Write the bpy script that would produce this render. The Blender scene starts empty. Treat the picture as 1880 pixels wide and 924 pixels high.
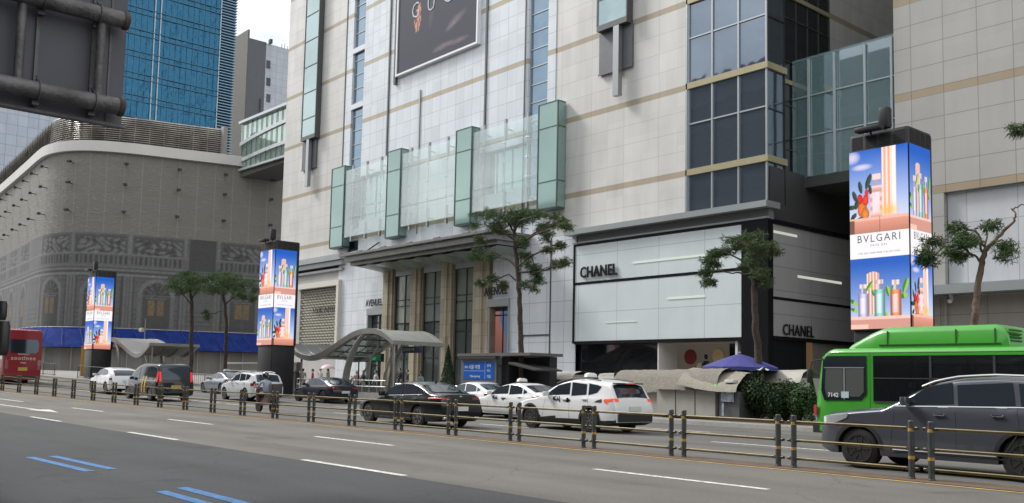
import bpy, bmesh, math, random
import numpy as np
from math import sin, cos, pi, radians, sqrt, atan2
from mathutils import Vector, Matrix
random.seed(7); RNG=np.random.RandomState(5)
S=bpy.context.scene; COL=S.collection

# ------------------------------------------------------------------ camera
PXW,PXH,FPX=1880.,924.,1726.
yaw=atan2(.652,-.758); pit=radians(4.92); rol=math.atan(.0203); CAMZ=1.53
Fh=Vector((cos(yaw),sin(yaw),0)); R0=Vector((sin(yaw),-cos(yaw),0)); ZV=Vector((0,0,1))
FV=Fh*cos(pit)+ZV*sin(pit); U0=-Fh*sin(pit)+ZV*cos(pit)
RV=R0*cos(rol)+U0*sin(rol); UV=-R0*sin(rol)+U0*cos(rol)
cd=bpy.data.cameras.new('camera'); cam=bpy.data.objects.new('camera',cd); COL.objects.link(cam); S.camera=cam
m3=Matrix((RV,UV,-FV)).transposed(); cam.matrix_world=Matrix.Translation((0,0,CAMZ))@m3.to_4x4()
cd.sensor_width=36; cd.lens=36*FPX/PXW; cd.shift_y=(551-462)/PXW; cd.clip_start=.1; cd.clip_end=3000
def ray(x,y): return FV+RV*((x-940)/FPX)-UV*((y-551)/FPX)
def onY(x,y,Y):
    d=ray(x,y); t=Y/d.y; return Vector((d.x*t,Y,CAMZ+d.z*t))
def onX(x,y,X):
    d=ray(x,y); t=X/d.x; return Vector((X,d.y*t,CAMZ+d.z*t))

# ------------------------------------------------------------------ light
SUN_EL,SUN_AZ=43,-159   # azimuth of the sun seen from the scene, degrees from +X
w=bpy.data.worlds.new('World'); S.world=w; w.use_nodes=True
nt=w.node_tree; N=nt.nodes; Lk=nt.links; bg=N['Background']
sk=N.new('ShaderNodeTexSky'); sk.sky_type='NISHITA'; sk.sun_disc=False
sk.sun_elevation=radians(SUN_EL); sk.sun_rotation=radians(90-SUN_AZ); sk.air_density=1.0; sk.dust_density=1.5
tc=N.new('ShaderNodeTexCoord'); mp=N.new('ShaderNodeMapping'); mp.inputs['Scale'].default_value=(1.5,1.5,3.6); mp.inputs['Location'].default_value=(.35,.2,0)
nz=N.new('ShaderNodeTexNoise'); nz.inputs['Scale'].default_value=1.7; nz.inputs['Detail'].default_value=9; nz.inputs['Roughness'].default_value=.56
cr=N.new('ShaderNodeValToRGB'); cr.color_ramp.elements[0].position=.30; cr.color_ramp.elements[1].position=.46
mx=N.new('ShaderNodeMix'); mx.data_type='RGBA'; 
Lk.new(tc.outputs['Generated'],mp.inputs[0]); Lk.new(mp.outputs[0],nz.inputs[0]); Lk.new(nz.outputs[0],cr.inputs[0])
Lk.new(cr.outputs[0],mx.inputs[0]); Lk.new(sk.outputs[0],mx.inputs[6])
nz2=N.new('ShaderNodeTexNoise'); nz2.inputs['Scale'].default_value=5; nz2.inputs['Detail'].default_value=5; Lk.new(mp.outputs[0],nz2.inputs[0])
cr2=N.new('ShaderNodeValToRGB'); cr2.color_ramp.elements[0].position=.3; cr2.color_ramp.elements[1].position=.7
cr2.color_ramp.elements[0].color=(9.5,9.8,10.2,1); cr2.color_ramp.elements[1].color=(15,15,14.8,1)
Lk.new(nz2.outputs[0],cr2.inputs[0]); Lk.new(cr2.outputs[0],mx.inputs[7]); Lk.new(mx.outputs[2],bg.inputs[0])
bg.inputs[1].default_value=.080
sl=bpy.data.lights.new('sun','SUN'); sl.energy=2.5; sl.angle=radians(13); sl.color=(1,.965,.92)
so=bpy.data.objects.new('sun',sl); COL.objects.link(so)
sd=Vector((cos(radians(SUN_EL))*cos(radians(SUN_AZ)),cos(radians(SUN_EL))*sin(radians(SUN_AZ)),sin(radians(SUN_EL))))
so.rotation_euler=sd.to_track_quat('Z','Y').to_euler()
S.view_settings.view_transform='Standard'; S.view_settings.look='None'; S.view_settings.exposure=0.60; S.view_settings.gamma=1
S.render.engine='CYCLES'
try: S.cycles.max_bounces=8; S.cycles.transparent_max_bounces=16
except Exception: pass

# ------------------------------------------------------------------ materials
def lin(c): return tuple(((v/255.)/12.92 if v/255.<=.04045 else ((v/255.+.055)/1.055)**2.4) for v in c)
MC={}
def mat(name,rgb,rough=.6,metal=0,spec=.5,var=0,vs=1.5,bump=0,bs=20,coat=0,rvar=0):
    if name in MC: return MC[name]
    m=bpy.data.materials.new(name); m.use_nodes=True; t=m.node_tree; b=t.nodes['Principled BSDF']
    b.inputs['Base Color'].default_value=(*rgb,1); b.inputs['Roughness'].default_value=rough; b.inputs['Metallic'].default_value=metal
    b.inputs['Specular IOR Level'].default_value=spec; b.inputs['Coat Weight'].default_value=coat; b.inputs['Coat Roughness'].default_value=.04
    if var or bump or rvar:
        g=t.nodes.new('ShaderNodeNewGeometry')
        if var or rvar:
            n=t.nodes.new('ShaderNodeTexNoise'); n.inputs['Scale'].default_value=vs; n.inputs['Detail'].default_value=6; t.links.new(g.outputs['Position'],n.inputs[0])
        if var:
            r=t.nodes.new('ShaderNodeMapRange'); r.inputs[1].default_value=.3; r.inputs[2].default_value=.7; r.inputs[3].default_value=1-var; r.inputs[4].default_value=1+var
            t.links.new(n.outputs[0],r.inputs[0])
            v=t.nodes.new('ShaderNodeVectorMath'); v.operation='SCALE'; v.inputs[0].default_value=rgb; t.links.new(r.outputs[0],v.inputs['Scale']); t.links.new(v.outputs[0],b.inputs['Base Color'])
        if rvar:
            r=t.nodes.new('ShaderNodeMapRange'); r.inputs[1].default_value=.35; r.inputs[2].default_value=.65; r.inputs[3].default_value=rough; r.inputs[4].default_value=rough+rvar
            t.links.new(n.outputs[0],r.inputs[0]); t.links.new(r.outputs[0],b.inputs['Roughness'])
        if bump:
            n2=t.nodes.new('ShaderNodeTexNoise'); n2.inputs['Scale'].default_value=bs; n2.inputs['Detail'].default_value=4; t.links.new(g.outputs['Position'],n2.inputs[0])
            bp=t.nodes.new('ShaderNodeBump'); bp.inputs['Strength'].default_value=bump; bp.inputs['Distance'].default_value=.05
            t.links.new(n2.outputs[0],bp.inputs['Height']); t.links.new(bp.outputs[0],b.inputs['Normal'])
    MC[name]=m; return m
def emit(name,rgb,st=1):
    m=bpy.data.materials.new(name); m.use_nodes=True; t=m.node_tree; b=t.nodes['Principled BSDF']
    b.inputs['Base Color'].default_value=(.02,.02,.02,1); b.inputs['Emission Color'].default_value=(*rgb,1); b.inputs['Emission Strength'].default_value=st*.70; return m
def attrmat(name,em=0,rough=.8,bump=0,gain=1):
    m=bpy.data.materials.new(name); m.use_nodes=True; t=m.node_tree; b=t.nodes['Principled BSDF']
    a=t.nodes.new('ShaderNodeVertexColor'); a.layer_name='Col'; b.inputs['Roughness'].default_value=rough
    if em:
        b.inputs['Base Color'].default_value=(.01,.01,.01,1); t.links.new(a.outputs[0],b.inputs['Emission Color']); b.inputs['Emission Strength'].default_value=em
    else: t.links.new(a.outputs[0],b.inputs['Base Color'])
    return m
class NX:
    """tiny node-math helper"""
    def __init__(s,t): s.t=t
    def m(s,op,*a,clamp=False):
        n=s.t.nodes.new('ShaderNodeMath'); n.operation=op; n.use_clamp=clamp
        for i,v in enumerate(a):
            if isinstance(v,(int,float)): n.inputs[i].default_value=v
            else: s.t.links.new(v,n.inputs[i])
        return n.outputs[0]
def tiled(name,rgb,pu,pz,z0=0,lw=.035,jc=.45,band=None,rough=.55,var=.05,cell=.05,u0=0,spec=.4,extra=None,streak=.06,metal=0,half=None,bump=0):
    """stone / panel cladding with joints in world metres; band=(period,start,height,rgb) adds beige courses"""
    m=bpy.data.materials.new(name); m.use_nodes=True; t=m.node_tree; b=t.nodes['Principled BSDF']; x=NX(t)
    g=t.nodes.new('ShaderNodeNewGeometry'); sp=t.nodes.new('ShaderNodeSeparateXYZ'); t.links.new(g.outputs['Position'],sp.inputs[0])
    u=x.m('ADD',sp.outputs[0],sp.outputs[1]); u=x.m('SUBTRACT',u,u0); z=x.m('SUBTRACT',sp.outputs[2],z0)
    if band:
        zb=x.m('SUBTRACT',sp.outputs[2],band[1]); zm=x.m('FLOORED_MODULO',zb,band[0])
        inb=x.m('MULTIPLY',x.m('LESS_THAN',zm,band[2]),x.m('GREATER_THAN',sp.outputs[2],10.5)); zz=x.m('SUBTRACT',zm,band[2])
    else: zz=x.m('FLOORED_MODULO',z,pz*8); inb=None
    def joint(v,p,wd):
        a=x.m('ABSOLUTE',x.m('SUBTRACT',x.m('FLOORED_MODULO',v,p),p/2)); a=x.m('SUBTRACT',p/2,a)
        return x.m('SUBTRACT',1,x.m('DIVIDE',a,wd,clamp=True),clamp=True)
    ju=joint(u,pu,lw); jz=joint(zz,pz,lw); jm=x.m('MAXIMUM',ju,jz)
    if half: jm=x.m('MAXIMUM',jm,x.m('MULTIPLY',joint(x.m('ADD',u,pu/2),pu,lw),half))
    fu=x.m('FLOOR',x.m('DIVIDE',u,pu/(2 if half else 1))); fz=x.m('FLOOR',x.m('DIVIDE',z,pz))
    cb=t.nodes.new('ShaderNodeCombineXYZ'); t.links.new(fu,cb.inputs[0]); t.links.new(fz,cb.inputs[1])
    wn=t.nodes.new('ShaderNodeTexWhiteNoise'); wn.noise_dimensions='3D'; t.links.new(cb.outputs[0],wn.inputs[0])
    mpn=t.nodes.new('ShaderNodeMapping'); mpn.inputs['Scale'].default_value=(1.1,1.1,.16); t.links.new(g.outputs['Position'],mpn.inputs[0])
    n=t.nodes.new('ShaderNodeTexNoise'); n.inputs['Scale'].default_value=1.3; n.inputs['Detail'].default_value=7; t.links.new(mpn.outputs[0],n.inputs[0])
    n2=t.nodes.new('ShaderNodeTexNoise'); n2.inputs['Scale'].default_value=.35; n2.inputs['Detail'].default_value=5; t.links.new(g.outputs['Position'],n2.inputs[0])
    f=x.m('ADD',1-cell,x.m('MULTIPLY',wn.outputs[0],2*cell))
    f=x.m('ADD',f,x.m('MULTIPLY',x.m('SUBTRACT',n.outputs[0],.5),streak*4)); f=x.m('ADD',f,x.m('MULTIPLY',x.m('SUBTRACT',n2.outputs[0],.5),var*4))
    f=x.m('MULTIPLY',f,x.m('SUBTRACT',1,x.m('MULTIPLY',jm,1-jc)))
    base=t.nodes.new('ShaderNodeMix'); base.data_type='RGBA'; base.inputs[6].default_value=(*rgb,1); base.inputs[7].default_value=(*(band[3] if band else rgb),1)
    if inb: t.links.new(inb,base.inputs[0])
    else: base.inputs[0].default_value=0
    v=t.nodes.new('ShaderNodeVectorMath'); v.operation='SCALE'; t.links.new(base.outputs[2],v.inputs[0]); t.links.new(f,v.inputs['Scale']); t.links.new(v.outputs[0],b.inputs['Base Color'])
    b.inputs['Roughness'].default_value=rough; b.inputs['Specular IOR Level'].default_value=spec; b.inputs['Metallic'].default_value=metal
    if bump:
        bp=t.nodes.new('ShaderNodeBump'); bp.inputs['Strength'].default_value=bump; bp.inputs['Distance'].default_value=.03
        t.links.new(x.m('ADD',x.m('MULTIPLY',wn.outputs[0],.0),n2.outputs[0]),bp.inputs['Height']); t.links.new(bp.outputs[0],b.inputs['Normal'])
    return m
def glassmat(name,rgb,op,rough=.02,refl=1.0,r0=.05):
    """see-through tinted pane: transparent + tinted body + fresnel gloss"""
    m=bpy.data.materials.new(name); m.use_nodes=True; t=m.node_tree; t.nodes.remove(t.nodes['Principled BSDF']); o=t.nodes['Material Output']
    tr=t.nodes.new('ShaderNodeBsdfTransparent'); tr.inputs[0].default_value=(*[min(1,.55+.6*c) for c in rgb],1)
    df=t.nodes.new('ShaderNodeBsdfDiffuse'); df.inputs[0].default_value=(*rgb,1)
    m1=t.nodes.new('ShaderNodeMixShader'); m1.inputs[0].default_value=op; t.links.new(tr.outputs[0],m1.inputs[1]); t.links.new(df.outputs[0],m1.inputs[2])
    gl=t.nodes.new('ShaderNodeBsdfGlossy'); gl.inputs['Roughness'].default_value=rough
    lw_=t.nodes.new('ShaderNodeLayerWeight'); lw_.inputs[0].default_value=.5; xx=NX(t); fq=xx.m('POWER',lw_.outputs['Facing'],3.0); fr_=xx.m('ADD',r0,xx.m('MULTIPLY',fq,.55*refl),clamp=True)
    m2=t.nodes.new('ShaderNodeMixShader'); t.links.new(fr_,m2.inputs[0]); t.links.new(m1.outputs[0],m2.inputs[1]); t.links.new(gl.outputs[0],m2.inputs[2])
    t.links.new(m2.outputs[0],o.inputs[0]); return m
def mirror_glass(name,rgb,metal=.55,rough=.03,wob=.02):
    """opaque reflective curtain-wall glass, slightly uneven"""
    m=bpy.data.materials.new(name); m.use_nodes=True; t=m.node_tree; b=t.nodes['Principled BSDF']
    b.inputs['Base Color'].default_value=(*rgb,1); b.inputs['Metallic'].default_value=metal; b.inputs['Roughness'].default_value=rough
    g=t.nodes.new('ShaderNodeNewGeometry'); n=t.nodes.new('ShaderNodeTexNoise'); n.inputs['Scale'].default_value=.5; n.inputs['Detail'].default_value=2; t.links.new(g.outputs['Position'],n.inputs[0])
    bp=t.nodes.new('ShaderNodeBump'); bp.inputs['Strength'].default_value=wob*8; bp.inputs['Distance'].default_value=.12; t.links.new(n.outputs[0],bp.inputs['Height']); t.links.new(bp.outputs[0],b.inputs['Normal'])
    return m

# ------------------------------------------------------------------ mesh helpers
class MB:
    def __init__(s): s.v=[]; s.f=[]; s.mi=[]; s.col=None; s.ch=[]
    def pieces(s,name,mats,parent,per=1,**k):
        out=[]
        for i in range(0,len(s.ch),per):
            c=s.ch[i:i+per]; v0,f0=c[0]; v1,f1=s.ch[i+per] if i+per<len(s.ch) else (len(s.v),len(s.f)); m=MB(); m.v=s.v[v0:v1]; m.f=[tuple(q-v0 for q in f) for f in s.f[f0:f1]]; m.mi=s.mi[f0:f1]; out.append(m.build(name,mats,parent,**k))
        return out
    def add(s,vs,fs,mi=0):
        s.ch.append((len(s.v),len(s.f))); o=len(s.v); s.v+= [tuple(p) for p in vs]; s.f+=[tuple(i+o for i in q) for q in fs]; s.mi+=[mi]*len(fs); return s
    def box(s,a,b,mi=0):
        x0,x1=sorted((a[0],b[0])); y0,y1=sorted((a[1],b[1])); z0,z1=sorted((a[2],b[2]))
        return s.add([(x0,y0,z0),(x1,y0,z0),(x1,y1,z0),(x0,y1,z0),(x0,y0,z1),(x1,y0,z1),(x1,y1,z1),(x0,y1,z1)],
              [(0,3,2,1),(4,5,6,7),(0,1,5,4),(1,2,6,5),(2,3,7,6),(3,0,4,7)],mi)
    def rbox(s,c,h,r=.02,mi=0,rz=0,n=3):
        """box with rounded vertical edges and chamfered top/bottom; c centre, h half sizes"""
        pts=[]
        for q,(sx,sy) in enumerate(((1,1),(-1,1),(-1,-1),(1,-1))):
            for k in range(n+1):
                a=pi/2*q+pi/2*k/n; pts.append((sx*(h[0]-r)+r*cos(a),sy*(h[1]-r)+r*sin(a)))
        M=len(pts); rings=[(-h[2],.8),(-h[2]+r,1),(h[2]-r,1),(h[2],.8)]; vs=[]
        for z,k in rings:
            for x,y in pts:
                xx=x-(1-k)*r*np.sign(x)*1.0 if k<1 else x; yy=y-(1-k)*r*np.sign(y) if k<1 else y
                vs.append((c[0]+xx*cos(rz)-yy*sin(rz),c[1]+xx*sin(rz)+yy*cos(rz),c[2]+z))
        fs=[tuple(range(M))[::-1],tuple(3*M+i for i in range(M))]
        for j in range(3):
            for i in range(M): fs.append((j*M+i,j*M+(i+1)%M,(j+1)*M+(i+1)%M,(j+1)*M+i))
        return s.add(vs,fs,mi)
    def prism(s,poly,axis,a,b,mi=0):
        """poly 2-D; axis the extrude axis ('x','y','z')"""
        def P(p,t): return {'x':(t,p[0],p[1]),'y':(p[0],t,p[1]),'z':(p[0],p[1],t)}[axis]
        n=len(poly); vs=[P(p,a) for p in poly]+[P(p,b) for p in poly]
        return s.add(vs,[tuple(range(n))[::-1],tuple(range(n,2*n))]+[(i,(i+1)%n,n+(i+1)%n,n+i) for i in range(n)],mi)
    def tube(s,pts,rs,n=8,mi=0,cap=True):
        pts=[Vector(p) for p in pts]; rs=rs if hasattr(rs,'__len__') else [rs]*len(pts); vs=[]; up=None
        for i,p in enumerate(pts):
            d=(pts[min(i+1,len(pts)-1)]-pts[max(i-1,0)]).normalized()
            if up is None: up=Vector((0,0,1)) if abs(d.z)<.9 else Vector((1,0,0))
            a=d.cross(up).normalized(); bb=a.cross(d).normalized(); up=bb
            for k in range(n): t=2*pi*k/n; vs.append(p+(a*cos(t)+bb*sin(t))*rs[i])
        fs=[(i*n+k,i*n+(k+1)%n,(i+1)*n+(k+1)%n,(i+1)*n+k) for i in range(len(pts)-1) for k in range(n)]
        if cap: fs+=[tuple(range(n))[::-1],tuple((len(pts)-1)*n+k for k in range(n))]
        return s.add(vs,fs,mi)
    def lathe(s,prof,c=(0,0,0),n=16,mi=0,axis='z'):
        vs=[]
        for r,h in prof:
            for k in range(n):
                t=2*pi*k/n; a,b=r*cos(t),r*sin(t)
                vs.append({'z':(c[0]+a,c[1]+b,c[2]+h),'y':(c[0]+a,c[1]+h,c[2]+b),'x':(c[0]+h,c[1]+a,c[2]+b)}[axis])
        fs=[(i*n+k,i*n+(k+1)%n,(i+1)*n+(k+1)%n,(i+1)*n+k) for i in range(len(prof)-1) for k in range(n)]
        fs+=[tuple(range(n))[::-1],tuple((len(prof)-1)*n+k for k in range(n))]
        return s.add(vs,fs,mi)
    def ball(s,c,r,n=10,mi=0):
        r=r if hasattr(r,'__len__') else (r,r,r); vs=[]; m=n//2+1
        for i in range(1,m):
            for k in range(n):
                a=pi*i/m; t=2*pi*k/n; vs.append((c[0]+r[0]*sin(a)*cos(t),c[1]+r[1]*sin(a)*sin(t),c[2]+r[2]*cos(a)))
        vs+=[(c[0],c[1],c[2]+r[2]),(c[0],c[1],c[2]-r[2])]; T=len(vs)-2
        fs=[(i*n+k,(i+1)*n+k,(i+1)*n+(k+1)%n,i*n+(k+1)%n) for i in range(m-2) for k in range(n)]
        fs+=[(T,k,(k+1)%n) for k in range(n)]+[(T+1,(m-2)*n+(k+1)%n,(m-2)*n+k) for k in range(n)]
        return s.add(vs,fs,mi)
    def grid(s,P,nu,nv,mi=0,flip=False):
        """P(i,j)->xyz, i in 0..nu, j in 0..nv"""
        vs=[P(i,j) for i in range(nu+1) for j in range(nv+1)]; n=nv+1
        fs=[(i*n+j,(i+1)*n+j,(i+1)*n+j+1,i*n+j+1) for i in range(nu) for j in range(nv)]
        if flip: fs=[q[::-1] for q in fs]
        return s.add(vs,fs,mi)
    def build(s,name,mats,parent=None,smooth=False,ang=35,world=False,loc=None,fixn=True):
        me=bpy.data.meshes.new(name); v=np.array(s.v,dtype=float).reshape(-1,3)
        off=np.zeros(3)
        if parent is not None and world: 
            off=np.array(parent.location)
            if parent.parent: off=off+np.array(parent.parent.location)
        if loc is not None: off=off+np.array(loc)
        me.from_pydata((v-off).tolist(),[],s.f)
        for m in (mats if isinstance(mats,(list,tuple)) else [mats]): me.materials.append(m)
        me.polygons.foreach_set('material_index',s.mi)
        if s.col is not None:
            ca=me.color_attributes.new('Col','FLOAT_COLOR','POINT'); c=np.ones((len(s.v),4)); c[:,:3]=s.col; ca.data.foreach_set('color',c.ravel())
        if fixn or smooth:
            bm=bmesh.new(); bm.from_mesh(me)
            if fixn: bmesh.ops.recalc_face_normals(bm,faces=bm.faces)
            if smooth:
                for f in bm.faces: f.smooth=True
                for e in bm.edges:
                    if len(e.link_faces)==2 and e.calc_face_angle(0)>radians(ang): e.smooth=False
            bm.to_mesh(me); bm.free()
        me.update(); o=bpy.data.objects.new(name,me); COL.objects.link(o)
        if parent is not None: o.parent=parent
        if loc is not None: o.location=loc
        return o
def tag(o,label=None,cat=None,group=None,kind=None):
    if label: o['label']=label
    if cat: o['category']=cat
    if group: o['group']=group
    if kind: o['kind']=kind
    return o
def thing(name,label,cat,loc=(0,0,0),rz=0,group=None):
    o=bpy.data.objects.new(name,None); o.empty_display_size=.2; COL.objects.link(o); o.location=loc; o.rotation_euler=(0,0,rz); return tag(o,label,cat,group)
def copy_tree(o,parent=None):
    c=o.copy(); COL.objects.link(c); c.parent=parent
    for ch in o.children: copy_tree(ch,c)
    return c
def txt(name,body,size,loc,rot,m,parent,ext=.01,space=1.0,bold=0,align='LEFT'):
    cu=bpy.data.curves.new(name,'FONT'); cu.body=body; cu.size=size; cu.extrude=ext; cu.space_character=space; cu.offset=bold; cu.align_x=align; cu.resolution_u=2
    cu.materials.append(m); o=bpy.data.objects.new(name,cu); COL.objects.link(o); o.parent=parent
    if parent is not None:
        off=Vector(parent.location)
        if parent.parent: off+=parent.parent.location
        o.location=Vector(loc)-off
    else: o.location=loc
    o.rotation_euler=rot; dg=bpy.context.evaluated_depsgraph_get(); me=bpy.data.meshes.new_from_object(o.evaluated_get(dg))
    q=bpy.data.objects.new(name,me); COL.objects.link(q); q.parent=parent; q.location=o.location; q.rotation_euler=rot; bpy.data.objects.remove(o); bpy.data.curves.remove(cu); q.name=name; return q
FRONT=(pi/2,0,0); SIDE=(pi/2,0,pi/2)      # text facing -Y / facing +X
def wall(mb,x0,x1,z0,z1,y0,y1,holes=(),mi=0):
    """wall in the XZ plane with rectangular holes, as boxes"""
    xs=sorted({x0,x1,*[h[0] for h in holes],*[h[1] for h in holes]}); zs=sorted({z0,z1,*[h[2] for h in holes],*[h[3] for h in holes]})
    xs=[x for x in xs if x0<=x<=x1]; zs=[z for z in zs if z0<=z<=z1]
    for a,b in zip(xs,xs[1:]):
        run=None
        for c,d in zip(zs,zs[1:]):
            hole=any(h[0]<=(a+b)/2<=h[1] and h[2]<=(c+d)/2<=h[3] for h in holes)
            if hole:
                if run: mb.box((a,y0,run[0]),(b,y1,run[1]),mi); run=None
            else: run=(run[0],d) if run else (c,d)
        if run: mb.box((a,y0,run[0]),(b,y1,run[1]),mi)

# ------------------------------------------------------------------ ground shape: the avenue bends and climbs slightly past X=-30
def _q(X): return max(0,min(-30-X,60))
def bend(X): return -.0018*_q(X)**2-.216*max(0,-90-X)*.5
def gz(X): return .0003*_q(X)**2+.036*max(0,min(-90-X,40))*.35
def G(X,Y,z=0): return (X,Y+bend(X)*min(1,max(0,(Y+5)/15)),z+gz(X))
def gy(Y,X): return Y+bend(X)*min(1,max(0,(Y+5)/15))
XS=[90,60,40,20,10,0,-10,-20,-28]+[-30-2*i for i in range(31)]+[-95,-100,-110,-130,-160,-200,-260]
def strip(mb,y0,y1,z0,z1=None,xs=XS,mi=0,x0=None,x1=None):
    z1=z0 if z1 is None else z1
    for a,b in zip(xs,xs[1:]):
        mb.add([G(a,y0,z0),G(b,y0,z0),G(b,y1,z1),G(a,y1,z1)],[(0,1,2,3)],mi)

def asphalt(name,c,patch=.12,spk=.18):
    m=bpy.data.materials.new(name); m.use_nodes=True; t=m.node_tree; b=t.nodes['Principled BSDF']; x=NX(t)
    g=t.nodes.new('ShaderNodeNewGeometry')
    mpn=t.nodes.new('ShaderNodeMapping'); mpn.inputs['Scale'].default_value=(.12,.7,1); t.links.new(g.outputs['Position'],mpn.inputs[0])
    a=t.nodes.new('ShaderNodeTexNoise'); a.inputs['Scale'].default_value=1.2; a.inputs['Detail'].default_value=6; t.links.new(mpn.outputs[0],a.inputs[0])
    bb=t.nodes.new('ShaderNodeTexNoise'); bb.inputs['Scale'].default_value=22; bb.inputs['Detail'].default_value=8; bb.inputs['Roughness'].default_value=.75; t.links.new(g.outputs['Position'],bb.inputs[0])
    cc=t.nodes.new('ShaderNodeTexNoise'); cc.inputs['Scale'].default_value=.35; cc.inputs['Detail'].default_value=5; t.links.new(g.outputs['Position'],cc.inputs[0])
    f=x.m('ADD',1,x.m('MULTIPLY',x.m('SUBTRACT',a.outputs[0],.5),patch*5)); f=x.m('ADD',f,x.m('MULTIPLY',x.m('SUBTRACT',bb.outputs[0],.5),spk*5)); f=x.m('ADD',f,x.m('MULTIPLY',x.m('SUBTRACT',cc.outputs[0],.5),patch*3))
    sp=t.nodes.new('ShaderNodeSeparateXYZ'); t.links.new(g.outputs['Position'],sp.inputs[0]); ty=x.m('SINE',x.m('MULTIPLY',x.m('ADD',sp.outputs[1],x.m('MULTIPLY',cc.outputs[0],.5)),3.7)); f=x.m('ADD',f,x.m('MULTIPLY',ty,.045))
    st_=t.nodes.new('ShaderNodeTexNoise'); st_.inputs['Scale'].default_value=.9; st_.inputs['Detail'].default_value=4; st_.inputs['Distortion'].default_value=.6; t.links.new(g.outputs['Position'],st_.inputs[0]); oil=x.m('MULTIPLY',x.m('SUBTRACT',st_.outputs[0],.62,clamp=True),2.2); f=x.m('SUBTRACT',f,oil)
    # sealed cracks
    vo=t.nodes.new('ShaderNodeTexVoronoi'); vo.feature='DISTANCE_TO_EDGE'; vo.inputs['Scale'].default_value=.22; vo.inputs['Randomness'].default_value=1
    dn=t.nodes.new('ShaderNodeTexNoise'); dn.inputs['Scale'].default_value=.9; t.links.new(g.outputs['Position'],dn.inputs[0])
    va=t.nodes.new('ShaderNodeVectorMath'); va.operation='ADD'; t.links.new(g.outputs['Position'],va.inputs[0]); t.links.new(dn.outputs['Color'],va.inputs[1]); t.links.new(va.outputs[0],vo.inputs['Vector'])
    ck=x.m('SUBTRACT',1,x.m('DIVIDE',vo.outputs[0],.006,clamp=True),clamp=True); f=x.m('MULTIPLY',f,x.m('SUBTRACT',1,x.m('MULTIPLY',ck,.25)))
    v=t.nodes.new('ShaderNodeVectorMath'); v.operation='SCALE'; v.inputs[0].default_value=c; t.links.new(f,v.inputs['Scale']); t.links.new(v.outputs[0],b.inputs['Base Color'])
    b.inputs['Roughness'].default_value=.85; b.inputs['Specular IOR Level'].default_value=.3
    bp=t.nodes.new('ShaderNodeBump'); bp.inputs['Strength'].default_value=.5; bp.inputs['Distance'].default_value=.01; t.links.new(bb.outputs[0],bp.inputs['Height']); t.links.new(bp.outputs[0],b.inputs['Normal'])
    return m
M_as1=asphalt('asphalt_dark',(.055,.057,.060),.16,.24); M_as2=asphalt('asphalt_worn',(.122,.116,.106),.17,.22); M_as3=asphalt('asphalt_grey',(.112,.109,.102),.17,.22)
M_white=mat('road_paint_white',(.55,.55,.53),.6,var=.45,vs=9); M_yel=mat('road_paint_yellow',(.50,.34,.12),.6,var=.25,vs=5); M_blue=mat('road_paint_blue',(.035,.15,.36),.6,var=.45,vs=9)
M_med=mat('median_strip_paving',(.12,.085,.06),.8,var=.2,vs=4)
b=MB(); b.add([(-900,-700,-.35),(700,-700,-.35),(700,900,-.35),(-900,900,-.35)],[(0,1,2,3)]); tag(b.build('ground',mat('ground_far',(.16,.16,.15),.9,var=.1,vs=.1)),kind='structure')
b=MB(); strip(b,1,8.5,0); tag(b.build('road',M_as1,fixn=False),'dark asphalt lane nearest the viewer',kind='structure')
b=MB(); strip(b,8.5,15.35,.0); tag(b.build('road',M_as2,fixn=False),'lighter worn asphalt beside the median fence',kind='structure')
b=MB(); strip(b,16.15,29.0,.0); tag(b.build('road',M_as3,fixn=False),'far carriageway asphalt beyond the median fence',kind='structure')
b=MB(); strip(b,15.35,16.15,.012); tag(b.build('median_strip',M_med,fixn=False),kind='structure')
M_pave=tiled('paving',(.26,.25,.235),.4,.4,lw=.012,jc=.6,cell=.08)
def paving(name,c,p):
    m=bpy.data.materials.new(name); m.use_nodes=True; t=m.node_tree; b=t.nodes['Principled BSDF']; g=t.nodes.new('ShaderNodeNewGeometry')
    br=t.nodes.new('ShaderNodeTexBrick'); br.inputs['Scale'].default_value=1; br.inputs['Brick Width'].default_value=p; br.inputs['Row Height'].default_value=p; br.inputs['Mortar Size'].default_value=.008
    br.inputs['Color1'].default_value=(*c,1); br.inputs['Color2'].default_value=(*[v*.85 for v in c],1); br.inputs['Mortar'].default_value=(*[v*.5 for v in c],1)
    t.links.new(g.outputs['Position'],br.inputs[0]); t.links.new(br.outputs[0],b.inputs['Base Color']); b.inputs['Roughness'].default_value=.8; return m
M_pv=paving('sidewalk_paving',(.24,.23,.21),.4); M_kerb=mat('kerb_stone',(.36,.35,.33),.7,var=.12,vs=3)
b=MB(); strip(b,29.2,70,.14); tag(b.build('sidewalk',M_pv,fixn=False),kind='structure')
b=MB(); strip(b,-40,.8,.14); tag(b.build('sidewalk',M_pv,fixn=False),kind='structure')
b=MB(); strip(b,29.0,29.2,.145); strip(b,29.0,29.0,-.02,.145); tag(b.build('kerb',M_kerb,fixn=False),kind='structure')
b=MB(); strip(b,.8,1.0,.145); strip(b,1.0,1.0,.145,-.02); tag(b.build('kerb',M_kerb,fixn=False),kind='structure')
def mark(mb,X0,X1,Y,w=.15,z=.005,Y1=None):
    n=max(1,int(abs(X1-X0)/2)); Y1=Y if Y1 is None else Y1
    for i in range(n):
        a=X0+(X1-X0)*i/n; c=X0+(X1-X0)*(i+1)/n; ya=Y+(Y1-Y)*i/n; yb=Y+(Y1-Y)*(i+1)/n
        mb.add([G(a,ya-w/2,z),G(c,yb-w/2,z),G(c,yb+w/2,z),G(a,ya+w/2,z)],[(0,1,2,3)])
b=MB()
for k in range(-2,12): mark(b,-8.2-10.0*k,-11.8-10.0*k,12.15)
for k in range(-1,12): mark(b,-12.5-9.35*k,-15.8-9.35*k,8.58)
for k in range(-2,9): mark(b,-12.4-10*k,-15.9-10*k,20.9)
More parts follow.
